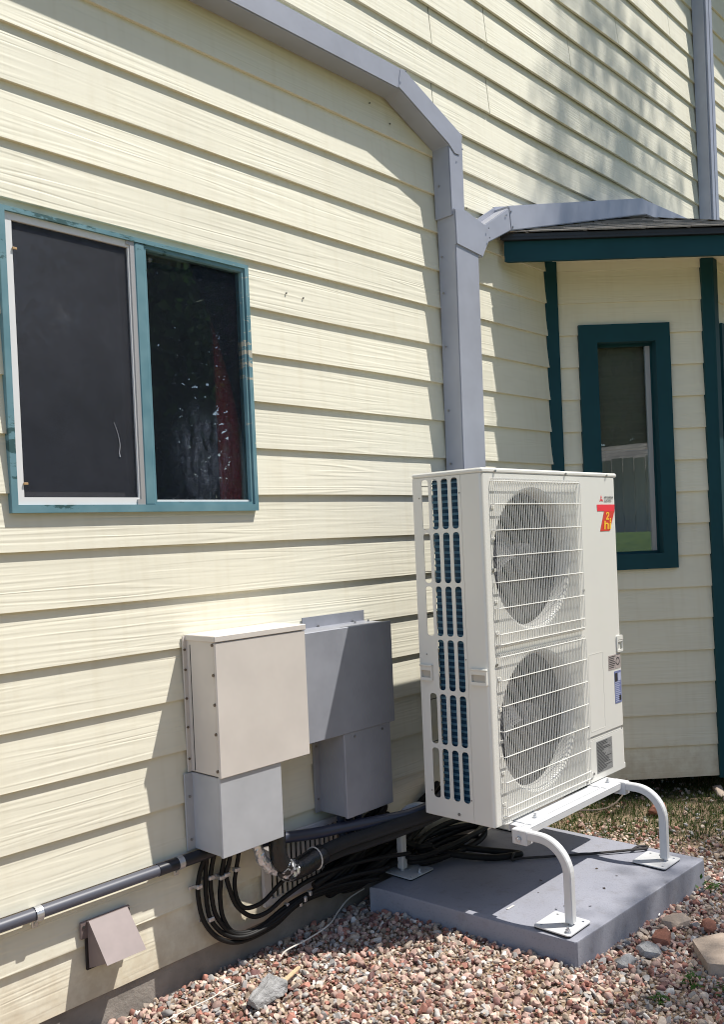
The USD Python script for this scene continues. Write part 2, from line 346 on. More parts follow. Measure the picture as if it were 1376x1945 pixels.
M['earth'] = None
M['stone'] = mat('tan_flagstone', (.38, .30, .235), .85, var=.25, vscale=9, bump=.006, bscale=30)
M['redstone'] = mat('red_stone', (.27, .11, .07), .85, var=.3, vscale=20, bump=.005, bscale=60)
M['chunk'] = mat('grey_concrete_chunk', (.34, .335, .33), .95, var=.35, vscale=30, bump=.008, bscale=90)
M['stick'] = mat('pale_wood_stick', (.58, .43, .26), .7, var=.2, vscale=1, vstretch=(60, 60, 8))
M['wirew'] = mat('white_wire', (.66, .62, .56), .45)
M['iron'] = mat('rusty_black_iron', (.022, .018, .017), .6, bump=.001, bscale=300)
M['dirt_white'] = mat('white_residue', (.55, .56, .60), .9)
M['bark'] = mat('grey_brown_bark', (.14, .11, .085), .9, var=.3, vscale=6, vstretch=(4, 4, 1), bump=.02, bscale=14)
M['plank'] = mat('weathered_fence_plank', (.40, .36, .29), .85, var=.25, vscale=1, vstretch=(20, 20, 1), rnd=.2)
M['nwall'] = mat('neighbour_wall_paint', (.42, .37, .30), .8)

def leaf_mat(name, lo, hi):
    return usdkit.material(stage, f'/World/Looks/{name}', {
        'g': ('geometry', {}), 'r': ('rgb_ramp', {'ramp': [(0, lo), (1, hi)]}),
        'd': ('principled_bsdf', {'roughness': .55, 'specular_ior_level': .3}), 't': ('translucent_bsdf', {}), 'mx': ('mix_closure', {'fac': .45})},
        [('g.random_per_island', 'r.fac'), ('r.color', 'd.base_color'), ('r.color', 't.color'), ('d.BSDF', 'mx.closure1'), ('t.BSDF', 'mx.closure2')], surface='mx.closure')
M['leaf'] = leaf_mat('tree_leaf', (.03, .07, .015), (.09, .15, .03))
M['weed'] = leaf_mat('weed_leaf', (.05, .12, .02), (.12, .22, .05))
M['grass'] = leaf_mat('grass_blade', (.06, .09, .02), (.30, .25, .11))
M['litter'] = leaf_mat('dry_leaf', (.07, .045, .025), (.22, .15, .08))

# ---------------------------------------------------------------- ground
E_ = 0.1778                                   # exposure of one siding board
GZ = -0.115
def ground_z(x, y):
    x, y = np.asarray(x, float), np.asarray(y, float)
    z = GZ + .012 * (meshkit.noise(np.stack([x * 2.2, y * 2.2, 0 * x], -1), 3) - .5)
    z = z + .026 * np.exp(-((x - 2.56) / .15) ** 2) * np.clip((-y - .12) / .12, 0, 1) * np.clip((y + 1.25) / .2, 0, 1)
    t = np.clip((-y - 4.0) / 5.0, 0, 1)
    return z + 1.40 * t * t * (3 - 2 * t)
gx = np.unique(np.r_[np.linspace(-70, 70, 36), np.linspace(-6, 12, 241)])
gy = np.unique(np.r_[np.linspace(-70, 70, 36), np.linspace(-12, 1, 140)])
XX, YY = np.meshgrid(gx, gy); ZZ = ground_z(XX, YY)
V = np.stack([XX, YY, ZZ], -1).reshape(-1, 3); nx = len(gx); F = []
for j in range(len(gy) - 1):
    a = j * nx + np.arange(nx - 1); F.append(np.stack([a, a + 1, a + nx + 1, a + nx], 1))
earth = usdkit.material(stage, '/World/Looks/earth_and_lawn', {
    'g': ('geometry', {}), 's': ('separate_xyz', {}), 'n1': ('noise_texture', {'scale': 9.0, 'detail': 6.0, 'roughness': .7}),
    'n2': ('noise_texture', {'scale': 1.3, 'detail': 4.0}),
    'e': ('rgb_ramp', {'ramp': [(.3, (.15, .105, .072)), (.7, (.40, .30, .205))]}),
    'l': ('rgb_ramp', {'ramp': [(.3, (.055, .10, .022)), (.7, (.17, .235, .065))]}),
    'ad': ('math', {'math_type': 'multiply_add', 'value2': 1.2}),
    'mr': ('map_range', {'from_min': -5.0, 'from_max': -4.2, 'to_min': 1.0, 'to_max': 0.0, 'clamp': True}),
    'mx': ('mix', {}), 'b': ('bump', {'distance': .02}), 'p': ('principled_bsdf', {'roughness': .95, 'specular_ior_level': .1})},
    [('g.position', 's.vector'), ('g.position', 'n1.vector'), ('g.position', 'n2.vector'), ('n1.fac', 'e.fac'), ('n1.fac', 'l.fac'),
     ('n2.fac', 'ad.value1'), ('s.y', 'ad.value3'), ('ad.value', 'mr.value'), ('mr.result', 'mx.fac'), ('e.color', 'mx.color1'), ('l.color', 'mx.color2'),
     ('mx.color', 'p.base_color'), ('n1.fac', 'b.height'), ('b.normal', 'p.normal')], surface='p.BSDF')
top('ground', (V, np.vstack(F)), earth, 'bare earth beside the house running into a lawn', 'ground', kind='structure', smooth=True)

# ---------------------------------------------------------------- the house
house = thing('house', 'house with cream lap siding, teal trim and a shingled bay window', 'house', (1.5, 0, GZ))
S2 = math.sqrt(.5)
T_ = 0.0132
def boards(parent, O, U, N, u0, u1, rows, holes=(), joints={}, mat_=None, wave=lambda u, z: 0.0, endcap=True):
    """lap siding boards, each its own mesh: row k has its lower edge at z = k*E_. u runs along U, N points out of the wall."""
    O, U, N = (np.array(a, float) for a in (O, U, N))
    for k in rows:
        zb, zt = k * E_, (k + 1) * E_
        cuts = [(u0, u1)]
        part = []
        for (a, b, c, d) in holes:
            if c <= zb + 1e-6 and d >= zt - 1e-6:
                cuts = [q for (s, e) in cuts for q in ((s, min(e, a)), (max(s, b), e)) if q[1] - q[0] > .01]
            elif d > zb and c < zt:
                part.append((a, b, c, d))
        for jx in joints.get(k, ()):
            cuts = [q for (s, e) in cuts for q in (((s, jx - .003), (jx + .003, e)) if s < jx < e else ((s, e),))]
        for (s, e) in cuts:
            us = list(np.linspace(s, e, max(2, int((e - s) / .16) + 1)))
            for (a, b, c, d) in part:
                for q in (a, b):
                    if s < q < e: us += [q - 1e-4, q + 1e-4]
            us = sorted(us)
            dz = (rng.random() - .5) * .0016
            Vs, Fs = [], []
            for u in us:
                lo, hi = zb + dz, zt + .013
                for (a, b, c, d) in part:
                    if a < u < b:
                        if c <= lo: lo = d
                        else: hi = min(hi, c)
                w, wz = wave(u, zb)
                fn = lambda z: -T_ * (z - zb) / E_ + w * max(0, 1 - (z - zb) / E_)
                for n_, z in ((fn(lo) - T_, lo + wz), (fn(lo), lo + wz), (fn(hi), hi)):
                    Vs.append(O + U * u + N * n_ + np.array([0, 0, z]))
            for i in range(len(us) - 1):
                a = 3 * i; b = a + 3
                Fs += [[a, b, b + 1], [a, b + 1, a + 1], [a + 1, b + 1, b + 2], [a + 1, b + 2, a + 2]]
            a = 0; Fs += [[a, a + 1, a + 2]]; a = 3 * (len(us) - 1); Fs += [[a, a + 2, a + 1]]
            obj('siding_board', (np.array(Vs), np.array(Fs)), mat_ or M['siding'], parent)

# main wall: plane y = 0, boards facing -y
WX0, WX1, WTOP = -1.6, 10.0, 34
WIN = (1.222, 2.178, 1.540, 2.458)           # window outline on the wall
hole = sbox(WIN[0] + .02, WIN[2] + .02, WIN[1] - .02, WIN[3] - .02)
sheath = wallprism(sbox(WX0, 0, WX1, 9.0).difference(hole).difference(sbox(4.55, .25, 7.55, 2.7)), .026, .12)
mainwall = obj('wall', sheath, M['sheath'], house)
def wave_main(u, z):
    a = meshkit.noise(np.array([u * 1.6, z * 9.0, 3.1]), 5) - .5
    b = meshkit.noise(np.array([u * 1.1, z * 7.0, 8.1]), 6) - .5
    s = 1.0 + 3.6 * float(np.clip((u - 3.0) / 1.0, 0, 1)) * float(np.clip((z - 3.0) / .4, 0, 1)) * float(np.clip((6.4 - u) / .8, 0, 1))
    return .0022 * a * s + .0016 * max(0, s - 1), .006 * b * s
JO = {19: (3.377,), 20: (3.834,), 21: (3.377,), 22: (3.834,), 23: (4.687,), 25: (5.30,), 27: (4.687, 6.1), 28: (3.2,)}
boards(mainwall, (0, 0, 0), (1, 0, 0), (0, -1, 0), WX0, WX1, range(0, WTOP),
       holes=[(WIN[0] + .012, WIN[1] - .012, WIN[2] + .012, WIN[3] - .012), (4.40, 7.7, -1, 2.9)], joints=JO, wave=wave_main)
obj('foundation', bx(WX0, WX1, .012, .3, -.6, -.004), M['concrete'], house)
obj('interior_room', cat_(bx(0, 4.0, 1.1, 1.15, 0.9, 3.0), bx(0, 4.0, .13, 1.15, .85, .9), bx(0, 4.0, .13, 1.15, 3.0, 3.05), bx(-.05, 0, .13, 1.15, .85, 3.05), bx(4.0, 4.05, .13, 1.15, .85, 3.05)), M['room'], house)

# bay: angled face from the inner corner, then a face parallel to the wall
XC = 4.356
BL = 0.915
AU, AN = np.array([S2, -S2, 0]), np.array([-S2, -S2, 0])
AO = np.array([XC, 0, 0])
BC = AO + AU * BL                             # outer corner
FO, FU, FN = BC, np.array([1.0, 0, 0]), np.array([0, -1.0, 0])
FL = 1.95
RO = BC + FU * FL
RU, RN = np.array([S2, S2, 0]), np.array([S2, -S2, 0])
def on(O, U, N, u, n, z): return np.array(O) + np.array(U) * u + np.array(N) * n + np.array([0, 0, z])
def fbox(O, U, N, u0, u1, n0, n1, z0, z1, b=0.0):
    v, f = arr(bx(u0, u1, n0, n1, z0, z1, b))
    w = np.array(O) + v[:, :1] * np.array(U) + v[:, 1:2] * np.array(N) + v[:, 2:] * np.array([0, 0, 1.0])
    return (w, f[:, ::-1] if np.dot(np.cross(U, N), [0, 0, 1]) < 0 else f)
def fprism(O, U, N, poly, n0, n1):
    m = extr(poly, n1 - n0); v = np.array(m.vertices)
    w = np.array(O) + v[:, :1] * np.array(U) + (n0 + v[:, 2:3]) * np.array(N) + v[:, 1:2] * np.array([0, 0, 1.0])
    return (w, np.asarray(m.faces)[:, ::-1] if np.dot(np.cross(U, [0, 0, 1]), N) < 0 else np.asarray(m.faces))
SOF = 2.893
BW = (.150, .662, 1.176, 2.542)               # casing of the bay window (u, z)
BO = (.252, .580, 1.262, 2.443)               # its opening
FW = (.085, 1.55, 1.176, 2.542)
bh = sbox(BW[0] + .02, BW[2] + .02, BW[1] - .02, BW[3] - .02)
fh = sbox(FW[0] + .02, FW[2] + .02, FW[1] - .02, FW[3] - .02)
baywall = obj('bay_wall', cat_(
    fprism(AO, AU, AN, sbox(.0, .0, BL - .03, SOF).difference(bh), -.06, -.02),
    fprism(FO, FU, FN, sbox(.03, .0, FL - .03, SOF).difference(fh), -.06, -.02),
    fprism(RO, RU, RN, sbox(.03, .0, BL, SOF), -.06, -.02),
    flatprism(Polygon([(XC - .0, .1), tuple(BC[:2] + [0.02, .02]), tuple(RO[:2] + [-.02, .02]), (RO[0] + BL * S2, .1)]), .001, .05)), M['sheath'], house)
wz = lambda u, z: (.0012 * (meshkit.noise(np.array([u * 3, z * 9, 1.1]), 8) - .5), .003 * (meshkit.noise(np.array([u * 2, z * 5, 2.1]), 9) - .5))
nrow = 17
boards(baywall, AO, AU, AN, .036, BL - .062, range(0, nrow), holes=[(BW[0] + .012, BW[1] - .012, BW[2] + .012, BW[3] - .012)], wave=wz)
boards(baywall, FO, FU, FN, .045, FL - .06, range(0, nrow), holes=[(FW[0] + .012, FW[1] - .012, FW[2] + .012, FW[3] - .012)], wave=wz)
boards(baywall, RO, RU, RN, .06, BL - .03, range(0, nrow), wave=wz)
# corner trim boards
obj('corner_trim', fbox(AO, AU, AN, -.030, .040, -.03, .022, .002, SOF + .1, .002), M['teal'], baywall)
obj('corner_trim', cat_(fbox(AO, AU, AN, BL - .062, BL + .008, -.03, .014, -.012, SOF - .002, .002)), M['teal'], baywall)
obj('corner_trim', cat_(fbox(FO, FU, FN, -.012, .046, -.03, .016, -.010, SOF - .003, .002)), M['teal'], baywall)
obj('corner_trim', cat_(fbox(FO, FU, FN, FL - .06, FL + .02, -.03, .015, -.010, SOF - .003, .002)), M['teal'], baywall)

def window(O, U, N, W, Op, casing, blind=True, name='window', n0=.016):
    w = obj(name, fprism(O, U, N, sbox(W[0], W[2], W[1], W[3]).difference(sbox(Op[0], Op[2], Op[1], Op[3])), -.02, n0), casing, house)
    a, b, c, d = Op
    obj('reveal', fprism(O, U, N, sbox(a - .008, c - .008, b + .008, d + .008).difference(sbox(a, c, b, d)), -.11, -.0205), casing, w)
    obj('sash', fprism(O, U, N, sbox(a, c, b, d).difference(sbox(a + .012, c + .014, b - .034, d - .014)).difference(sbox(b - .034, c + .014, b - .010, d - .014)), -.085, -.055), casing, w)
    obj('sash_liner', fprism(O, U, N, sbox(b - .0335, c + .0145, b - .0105, d - .0145), -.085, -.056), M['alu'], w)
    obj('glass_pane', fprism(O, U, N, sbox(a + .011, c + .013, b - .033, d - .013), -.072, -.068), M['glass2'], w)
    if blind:
        obj('roller_shade', fprism(O, U, N, sbox(a - .1, c + (d - c) * .50, b + .1, d + .1), -.115, -.112), M['blind'], w)
        obj('dark_room', fprism(O, U, N, sbox(a - .3, c - .3, b + .3, d + .3), -.9, -.88), M['room'], w)
    return w
window(AO, AU, AN, BW, BO, M['teal'], name='bay_window')
window(FO, FU, FN, FW, (FW[0] + .1, FW[1] - .1, FW[2] + .09, FW[3] - .1), M['teal'], name='bay_window')

# bay eave, fascia and roof
OV = .36
ez = 2.905
mroof = .404
def eave_poly(ov):
    # outline of the bay offset outwards by ov, from the wall round and back to the wall
    d = ov * math.sqrt(2); k = ov * math.tan(math.pi / 8)
    return [(XC - d + .03, -.03), (BC[0] - k, BC[1] - ov), (RO[0] + k, RO[1] - ov), (RO[0] + BL * S2 + d - .03, -.03)]
ep, epi = eave_poly(OV), eave_poly(OV - .022)
def ring(outer, inner, z0, z1):
    return flatprism(Polygon(outer + inner[::-1]), z0, z1)
obj('soffit', flatprism(Polygon([(x, y) for x, y in epi]), SOF, SOF + .012), M['siding'], house)
obj('fascia', ring(ep, epi, 2.800, ez - .002), M['teal'], house)
obj('drip_edge', ring(eave_poly(OV + .022), eave_poly(OV - .02), ez, ez + .030), M['darktrim'], house)
# roof planes: hip on the angled side, front, hip on the other side
e2 = eave_poly(OV + .024)
zr0 = ez + .033
zr = zr0 + mroof * -e2[1][1]
xw = e2[0][0] - .03                       # where the eave line would meet the wall
xr0 = xw + (zr - zr0) / (mroof * S2); xr1 = e2[3][0] + .03 - (xr0 - xw)
P3 = [np.array([*e2[0], zr0]), np.array([*e2[1], zr0]), np.array([*e2[2], zr0]), np.array([*e2[3], zr0]), np.array([xr0, 0, zr]), np.array([xr1, 0, zr])]
dn = np.array([0, 0, -.02])
faces = [[0, 1, 4], [1, 2, 5], [1, 5, 4], [2, 3, 5]]
bayroof = obj('roof', (np.vstack([np.array(P3), np.array(P3) + dn]), np.array(faces + [[a + 6, c + 6, b + 6] for a, b, c in faces])), M['shingle'], house)
def shingle_rows(A, B, Cc, Dd, rows, wid):
    """shingle tabs in courses over the plane A-B (eave) to D-C (top)"""
    A, B, Cc, Dd = (np.array(q, float) for q in (A, B, Cc, Dd))
    nrm = np.cross(B - A, Dd - A); nrm /= np.linalg.norm(nrm); nrm = nrm if nrm[2] > 0 else -nrm
    H = np.linalg.norm((Dd + Cc) / 2 - (A + B) / 2); upv = None
    e = (B - A) / np.linalg.norm(B - A); upv = np.cross(nrm, e); upv = upv if upv[2] > 0 else -upv
    for r in range(rows):
        h0 = r * .125; t = lambda P, Q, h: P + (Q - P) * h / max(1e-6, np.dot(Q - P, upv))
        L0, R0 = t(A, Dd, h0), t(B, Cc, h0)
        Ln = np.dot(R0 - L0, e)
        if Ln < .1 or h0 > np.dot(Dd - A, upv) - .02: break
        u = -random.random() * wid
        while u < Ln:
            w_ = wid * random.uniform(.75, 1.25); a, b = max(0, u), min(Ln, u + w_ - .006); u += w_
            if b - a < .02: continue
            j = random.uniform(-.012, .004); th = random.uniform(.006, .011)
            v = []
            for (uu, hh, nn) in ((a, j, 0.004), (b, j, .004), (b, .15, .0025), (a, .15, .0025), (a, j, .004 + th), (b, j, .004 + th), (b, .15, .004), (a, .15, .004)):
                v.append(L0 + e * uu + upv * hh + nrm * nn)
            f = [[0, 4, 5], [0, 5, 1], [4, 7, 6], [4, 6, 5], [0, 3, 7], [0, 7, 4], [1, 5, 6], [1, 6, 2]]
            obj('shingle', (np.array(v), np.array(f)), M['shingle'], bayroof)
shingle_rows(P3[0], P3[1], P3[4], P3[4], 7, .30)
shingle_rows(P3[1], P3[2], P3[5], P3[4], 7, .30)
# gable roof with a rake that overhangs the wall (above the picture; it throws the slanted shade at upper right)
rk = lambda x: 6.32 - .335 * (x - 6.72)
obj('gable_roof', (lambda P: wallprism(P, -.45, 6.0))(Polygon([(-4, rk(-4)), (11, rk(11)), (11, rk(11) + .18), (-4, rk(-4) + .18)])), M['shingle'], house)

# the sliding window in the main wall
x0, x1, z0, z1 = WIN
frame = sbox(x0, z0, x1, z1).difference(sbox(x0 + .020, z0 + .024, x1 - .017, z1 - .014))
win = obj('window', wallprism(frame, -.0115, .03), M['teal_faded'], house)
MU = (1.688, 1.726)
obj('mullion', bx(MU[0], MU[1], -.009, .03, z0 + .024, z1 - .014, .003), M['teal_faded'], win)
scr = sbox(x0 + .020, z0 + .024, MU[0], z1 - .014)
obj('screen_frame', wallprism(scr.difference(sbox(x0 + .044, z0 + .048, MU[0] - .022, z1 - .036)), -.002, .014), M['vinyl'], win)
obj('screen_channel', wallprism(scr.difference(sbox(x0 + .038, z0 + .042, MU[0] - .016, z1 - .028)).difference(sbox(0, 0, MU[0] - .03, 9)), -.006, -.0025), M['alu'], win)
obj('insect_screen', bx(x0 + .042, MU[0] - .020, .006, .008, z0 + .046, z1 - .034), usdkit.material(stage, '/World/Looks/screen_cloth', {
    'g': ('geometry', {}), 'n': ('noise_texture', {'scale': 4.0, 'detail': 9.0, 'roughness': .72}), 'r': ('rgb_ramp', {'ramp': [(.34, (.003, .003, .006)), (.60, (.016, .016, .022)), (.74, (.05, .05, .055))]}),
    'p': ('principled_bsdf', {'roughness': .6}), 't': ('transparent_bsdf', {'color': (1, 1, 1)}), 'mx': ('mix_closure', {'fac': .48})},
    [('g.position', 'n.vector'), ('n.fac', 'r.fac'), ('r.color', 'p.base_color'), ('p.BSDF', 'mx.closure1'), ('t.BSDF', 'mx.closure2')], surface='mx.closure'), win)
for zz in (z0 + .085, z1 - .125):
    obj('screen_tab', bx(x0 + .042, x0 + .056, -.008, -.0025, zz, zz + .007, .001), M['wood'], win)
obj('sash_rail', bx(x0 + .055, MU[0] - .06, .022, .034, z0 + .052, z0 + .066), M['alu'], win)
obj('glass_pane', bx(x0 + .03, MU[0] + .004, .036, .040, z0 + .03, z1 - .026), M['glass'], win)
R = (MU[1], x1 - .017, z0 + .024, z1 - .014)
obj('stop_bead', wallprism(sbox(R[0], R[2], R[1], R[3]).difference(sbox(R[0] + .008, R[2] + .010, R[1] - .012, R[3] - .013)), -.005, .03), M['teal_faded'], win)
obj('glazing_strip', bx(R[0] + .009, R[1] - .013, .004, .012, R[2] + .0105, R[2] + .017), M['vinyl'], win)
obj('glass_pane', bx(R[0] + .008, R[1] - .012, .014, .018, R[2] + .010, R[3] - .013), M['glass_dirty'], win)
obj('scuff', tube([(1.588, .0045, 1.835), (1.600, .0045, 1.80), (1.606, .0045, 1.765), (1.603, .0045, 1.735), (1.605, .0045, 1.722)], [.0004, .0006, .0009, .0011, .0019], 5), M['dirt_white'], win)
# inside: dark room, red curtain, honey coloured jamb
cu = []
for i in range(7):
    cu.append(cyl((2.052 + .013 * i, .042 + .006 * (i % 2), 1.3), (0, 0, 1), .011, 1.3, 8))
obj('curtain', cat_(*cu), M['curtain'], house, smooth=40)
obj('window_jamb', bx(x1 - .036, x1 - .014, .022, .10, z0, z1), M['wood'], win)

# nail holes, nail heads and small marks of the siding are single little heads on the wall
obj('nail_head', cat_(*[cyl((a, .004, b), (0, -1, 0),   .0030, .005, 8) for a, b in ((2.378, 2.392), (2.469, 2.388), (3.05, 3.26), (2.92, 3.31), (3.61, 3.02))]), M['seam'], mainwall)

def screws(ms, m, par):
    for q in ms: obj('screw', q, m, par)
# ---------------------------------------------------------------- line covers and downspouts
def strip(pts, w0, w1):
    """mitred outline along a centre line in (x, z)"""
    P = np.array(pts, float); n = len(P); L, Rr = [], []
    w = np.linspace(w0, w1, n)
    for i in range(n):
        d0 = P[i] - P[i - 1] if i else P[1] - P[0]; d1 = P[i + 1] - P[i] if i < n - 1 else d0
        d0, d1 = d0 / np.linalg.norm(d0), d1 / np.linalg.norm(d1)
        n0, n1 = np.array([-d0[1], d0[0]]), np.array([-d1[1], d1[0]])
        m = n0 + n1; m /= np.linalg.norm(m); k = 1 / max(.4, np.dot(m, n1))
        L.append(P[i] + m * w[i] / 2 * k); Rr.append(P[i] - m * w[i] / 2 * k)
    return Polygon([*L, *Rr[::-1]])
def pcover(poly, y, b=.004):
    """closed sheet-metal cover: prism with a softened front edge"""
    body = wallprism(poly, y + b, -.001); inner = poly.buffer(-b, join_style=2)
    front = wallprism(inner, y, y + b + .0005)
    return cat_(body, front)
COV = .098
cover = thing('line_set_cover', 'lavender grey metal line cover running along the wall and down behind the outdoor unit', 'conduit', (3.44, 0, .6))
obj('horizontal_run', pcover(Polygon([(1.0, 3.362), (3.020, 3.362), (3.031, 3.459), (1.0, 3.459)]), -COV), M['metal'], cover)
obj('elbow', pcover(Polygon([(2.995, 3.368), (3.022, 3.3585), (3.343, 3.224), (3.390, 3.190), (3.430, 3.192), (3.459, 3.296), (3.04, 3.462), (3.012, 3.452)]), -COV - .0025), M['metal'], cover)
obj('vertical_run', pcover(Polygon([(3.348, 3.235), (3.458, 3.262), (3.455, 2.900), (3.352, 2.900)]), -COV + .001), M['metal'], cover)
obj('lower_run', pcover(Polygon([(3.366, 2.80), (3.548, 2.80), (3.522, .55), (3.344, .55)]), -COV - .004), M['metal'], cover)
obj('junction_box', pcover(Polygon([(3.362, 2.930), (3.455, 2.940), (3.625, 2.902), (3.627, 2.826), (3.575, 2.745), (3.366, 2.765)]), -COV - .010), M['metal'], cover)
screws([*[cyl((3.3522, -.03 - .0, z), (-1, 0, 0), .005, .006, 8) for z in (3.05, 2.72, 2.55, 2.3, 2.0, 1.75)], *[cyl((x, -COV - .02, z), (0, -1, 0), .004, .003, 8) for x, z in ((3.615, 2.89), (3.62, 2.845), (3.03, 3.44), (3.425, 3.215))]], M['screw'], cover)
branch = thing('branch_line_cover', 'lavender grey metal branch cover climbing over the bay roof edge along the wall', 'conduit', (4.4, 0, 2.8))
obj('lower_elbow', pcover(Polygon([(3.60, 2.812), (3.846, 2.937), (3.832, 3.048), (3.60, 2.905)]), -COV), M['metal'], branch)
obj('climbing_run', pcover(Polygon([(3.842, 2.934), (5.396, 3.381), (5.362, 3.474), (3.829, 3.056)]), -COV - .003), M['metal'], branch)
obj('upper_run', pcover(Polygon([(5.39, 3.38), (6.48, 3.44), (6.48, 3.53), (5.358, 3.472)]), -COV), M['metal'], branch)
obj('top_flange', cat_(wallprism(Polygon([(3.64, 2.93), (3.83, 3.048), (3.83, 3.072), (3.64, 2.954)]), -.012, -.001), wallprism(Polygon([(3.829, 3.056), (5.362, 3.474), (5.362, 3.492), (3.829, 3.074)]), -.012, -.001)), M['metal'], branch)
screws([*[cyl((x, -COV - .004, z), (0, -1, 0), .005, .003, 8) for x, z in ((3.845, 3.03), (3.855, 2.955), (3.80, 3.0))]], M['screw'], branch)
dsp = thing('downspout', 'tall lavender grey metal downspout on the wall above the bay roof', 'downspout', (6.6, 0, 3.3))
obj('spout', cat_(pcover(sbox(6.500, 3.33, 6.632, 6.6), -.098, .012)), M['metal'], dsp)
obj('seam_rib', bx(6.563, 6.571, -.101, -.0985, 3.33, 6.6), M['metal'], dsp)

# ---------------------------------------------------------------- boxes on the wall
def cover_box(name, label, x0, x1, z0, z1, d, m, lip=True, flange=.0, skirt=0.0, mside=None):
    t = thing(name, label, 'metal box', ((x0 + x1) / 2, 0, z0))
    y0 = -.001
    front = obj('front_cover', bx(x0, x1, -d, -d + .012, z0, z1 - (.022 if lip else 0), .0022), m, t)
    obj('body', bx(x0 + .002, x1 - .002, -d + .0125, y0, z0 + .004, z1 - .004, .002), mside or m, t)
    if lip:
        obj('top_lip', bx(x0 - .003, x1 + .003, -d - .003, y0, z1 - .0195, z1 + .001, .002), m, t)
    if flange:
        obj('wall_flange', bx(x0 - flange, x0 + .002, -.0085, y0, z0 + .004, z1 - .004), mside or m, t)
    return t, front
bt, _ = cover_box('beige_cover_box', 'beige painted sheet metal box on the siding with a lipped top and screwed side', 1.822, 2.236, .631, 1.111, .172, M['beige'], flange=.012)
screws([*[cyl((1.8242, -.158, z), (-1, 0, 0), .0055, .006, 8) for z in (1.082, .98, .88, .78, .655)], *[cyl((1.814, -.006, z), (0, -1, 0), .0045, .006, 8) for z in (1.06, .99, .89, .79, .68)]], M['rustscrew'], bt)
obj('side_groove', bx(1.8232, 1.8242, -.030, -.0265, .64, 1.077), M['seam'], bt)
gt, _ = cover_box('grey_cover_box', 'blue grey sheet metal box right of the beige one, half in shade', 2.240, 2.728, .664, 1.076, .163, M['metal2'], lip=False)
obj('top_flange', bx(2.38, 2.735, -.006, -.001, 1.070, 1.115), M['metal2'], gt)
screws([*[cyl((x, -.012 - .05 * (i % 2), 1.0725), (0, 0, 1), .004, .008, 6) for i, x in enumerate((2.46, 2.62, 2.66, 2.70))]], M['screw'], gt)
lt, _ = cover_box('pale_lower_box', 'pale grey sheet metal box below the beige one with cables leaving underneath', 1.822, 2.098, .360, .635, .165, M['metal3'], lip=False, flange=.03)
screws([*[cyl((1.808, -.0085, z), (0, -1, 0), .005, .004, 8) for z in (.55, .40)]], M['screw'], lt)
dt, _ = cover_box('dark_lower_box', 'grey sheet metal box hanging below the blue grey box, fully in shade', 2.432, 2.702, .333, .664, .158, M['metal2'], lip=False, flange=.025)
screws([*[cyl((x, -.158, .645), (0, -1, 0), .005, .004, 8) for x in (2.49, 2.65)], *[cyl((2.42, -.0085, z), (0, -1, 0), .004, .004, 8) for z in (.6, .39)]], M['screw'], dt)

# ---------------------------------------------------------------- pipes and cables by the boxes
pv = thing('wall_conduit', 'grey plastic conduit strapped along the siding left of the boxes', 'conduit', (1.2, -.03, .34))
obj('pipe', tube([(.2, -.026, .345), (1.2, -.026, .343), (1.667, -.026, .342)], .0185, 20, sub=3), M['pvc'], pv, smooth=40)
obj('coupling', tube([(1.655, -.026, .342), (1.95, -.026, .341)], .0205, 20, sub=2), M['pvcdark'], pv, smooth=40)
def strap(x, par, r=.0215, m=M['galv']):
    a = np.linspace(-.5 * np.pi, 1.02 * np.pi, 14)
    P = np.array([(-.026 - r * math.cos(t), .342 + r * math.sin(t)) for t in a])
    V = np.array([[[x - .011, q[0], q[1]], [x + .011, q[0], q[1]], [x + .011, -.026 + (q[0] + .026) * 1.08, .342 + (q[1] - .342) * 1.08], [x - .011, -.026 + (q[0] + .026) * 1.08, .342 + (q[1] - .342) * 1.08]] for q in P]).reshape(-1, 3)
    F = []
    for i in range(len(P) - 1):
        for j in range(4):
            k = (j + 1) % 4; F += [[4 * i + j, 4 * i + k, 4 * i + 4 + k], [4 * i + j, 4 * i + 4 + k, 4 * i + 4 + j]]
    tab = bx(x - .010, x + .010, -.009, -.001, .342 - r - .026, .342 - r + .004, .002)
    obj('strap', cat_((V, np.array(F)), tab, cyl((x, -.009, .342 - r - .014), (0, -1, 0), .005, .004, 8)), m, par)
strap(1.233, pv); strap(1.742, pv)
fx = top('flexible_conduit', tube([(2.05, -.04, .325), (2.162, -.06, .315), (2.322, -.09, .296), (2.455, -.13, .294), (2.584, -.18, .292), (2.709, -.24, .298), (2.80, -.29, .325), (2.87, -.31, .37)],
         .0215, 16, sub=10), M['flex'], 'dark blue flexible conduit sweeping from the pale box to the outdoor unit', 'conduit', smooth=40)
ls = thing('insulated_line_set', 'thick black insulated pipes with a taped and foil wrapped bend leaving the pale box', 'pipe', (2.3, -.12, .2))
obj('insulation', tube([(2.30, -.125, .222), (2.345, -.13, .236), (2.431, -.15, .247), (2.52, -.18, .255), (2.642, -.24, .275), (2.753, -.3, .295), (2.85, -.33, .31)], .025, 14), M['foam'], ls, smooth=40)
obj('insulation', tube([(2.30, -.11, .188), (2.345, -.11, .196), (2.431, -.125, .205), (2.52, -.155, .212), (2.642, -.21, .232), (2.753, -.27, .262), (2.85, -.31, .29)], .022, 14), M['foam'], ls, smooth=40)
obj('tape_wrap', tube([(2.165, -.105, .196), (2.198, -.108, .200), (2.243, -.115, .207), (2.30, -.122, .221), (2.325, -.125, .227)], [.036, .039, .040, .040, .036], 16), M['tape'], ls, smooth=40)
def crumple(m, k, sc, seed):
    v, f = arr(m); v = v + k * (np.stack([meshkit.noise(v * sc, seed + i) for i in range(3)], 1) - .5); return v, f
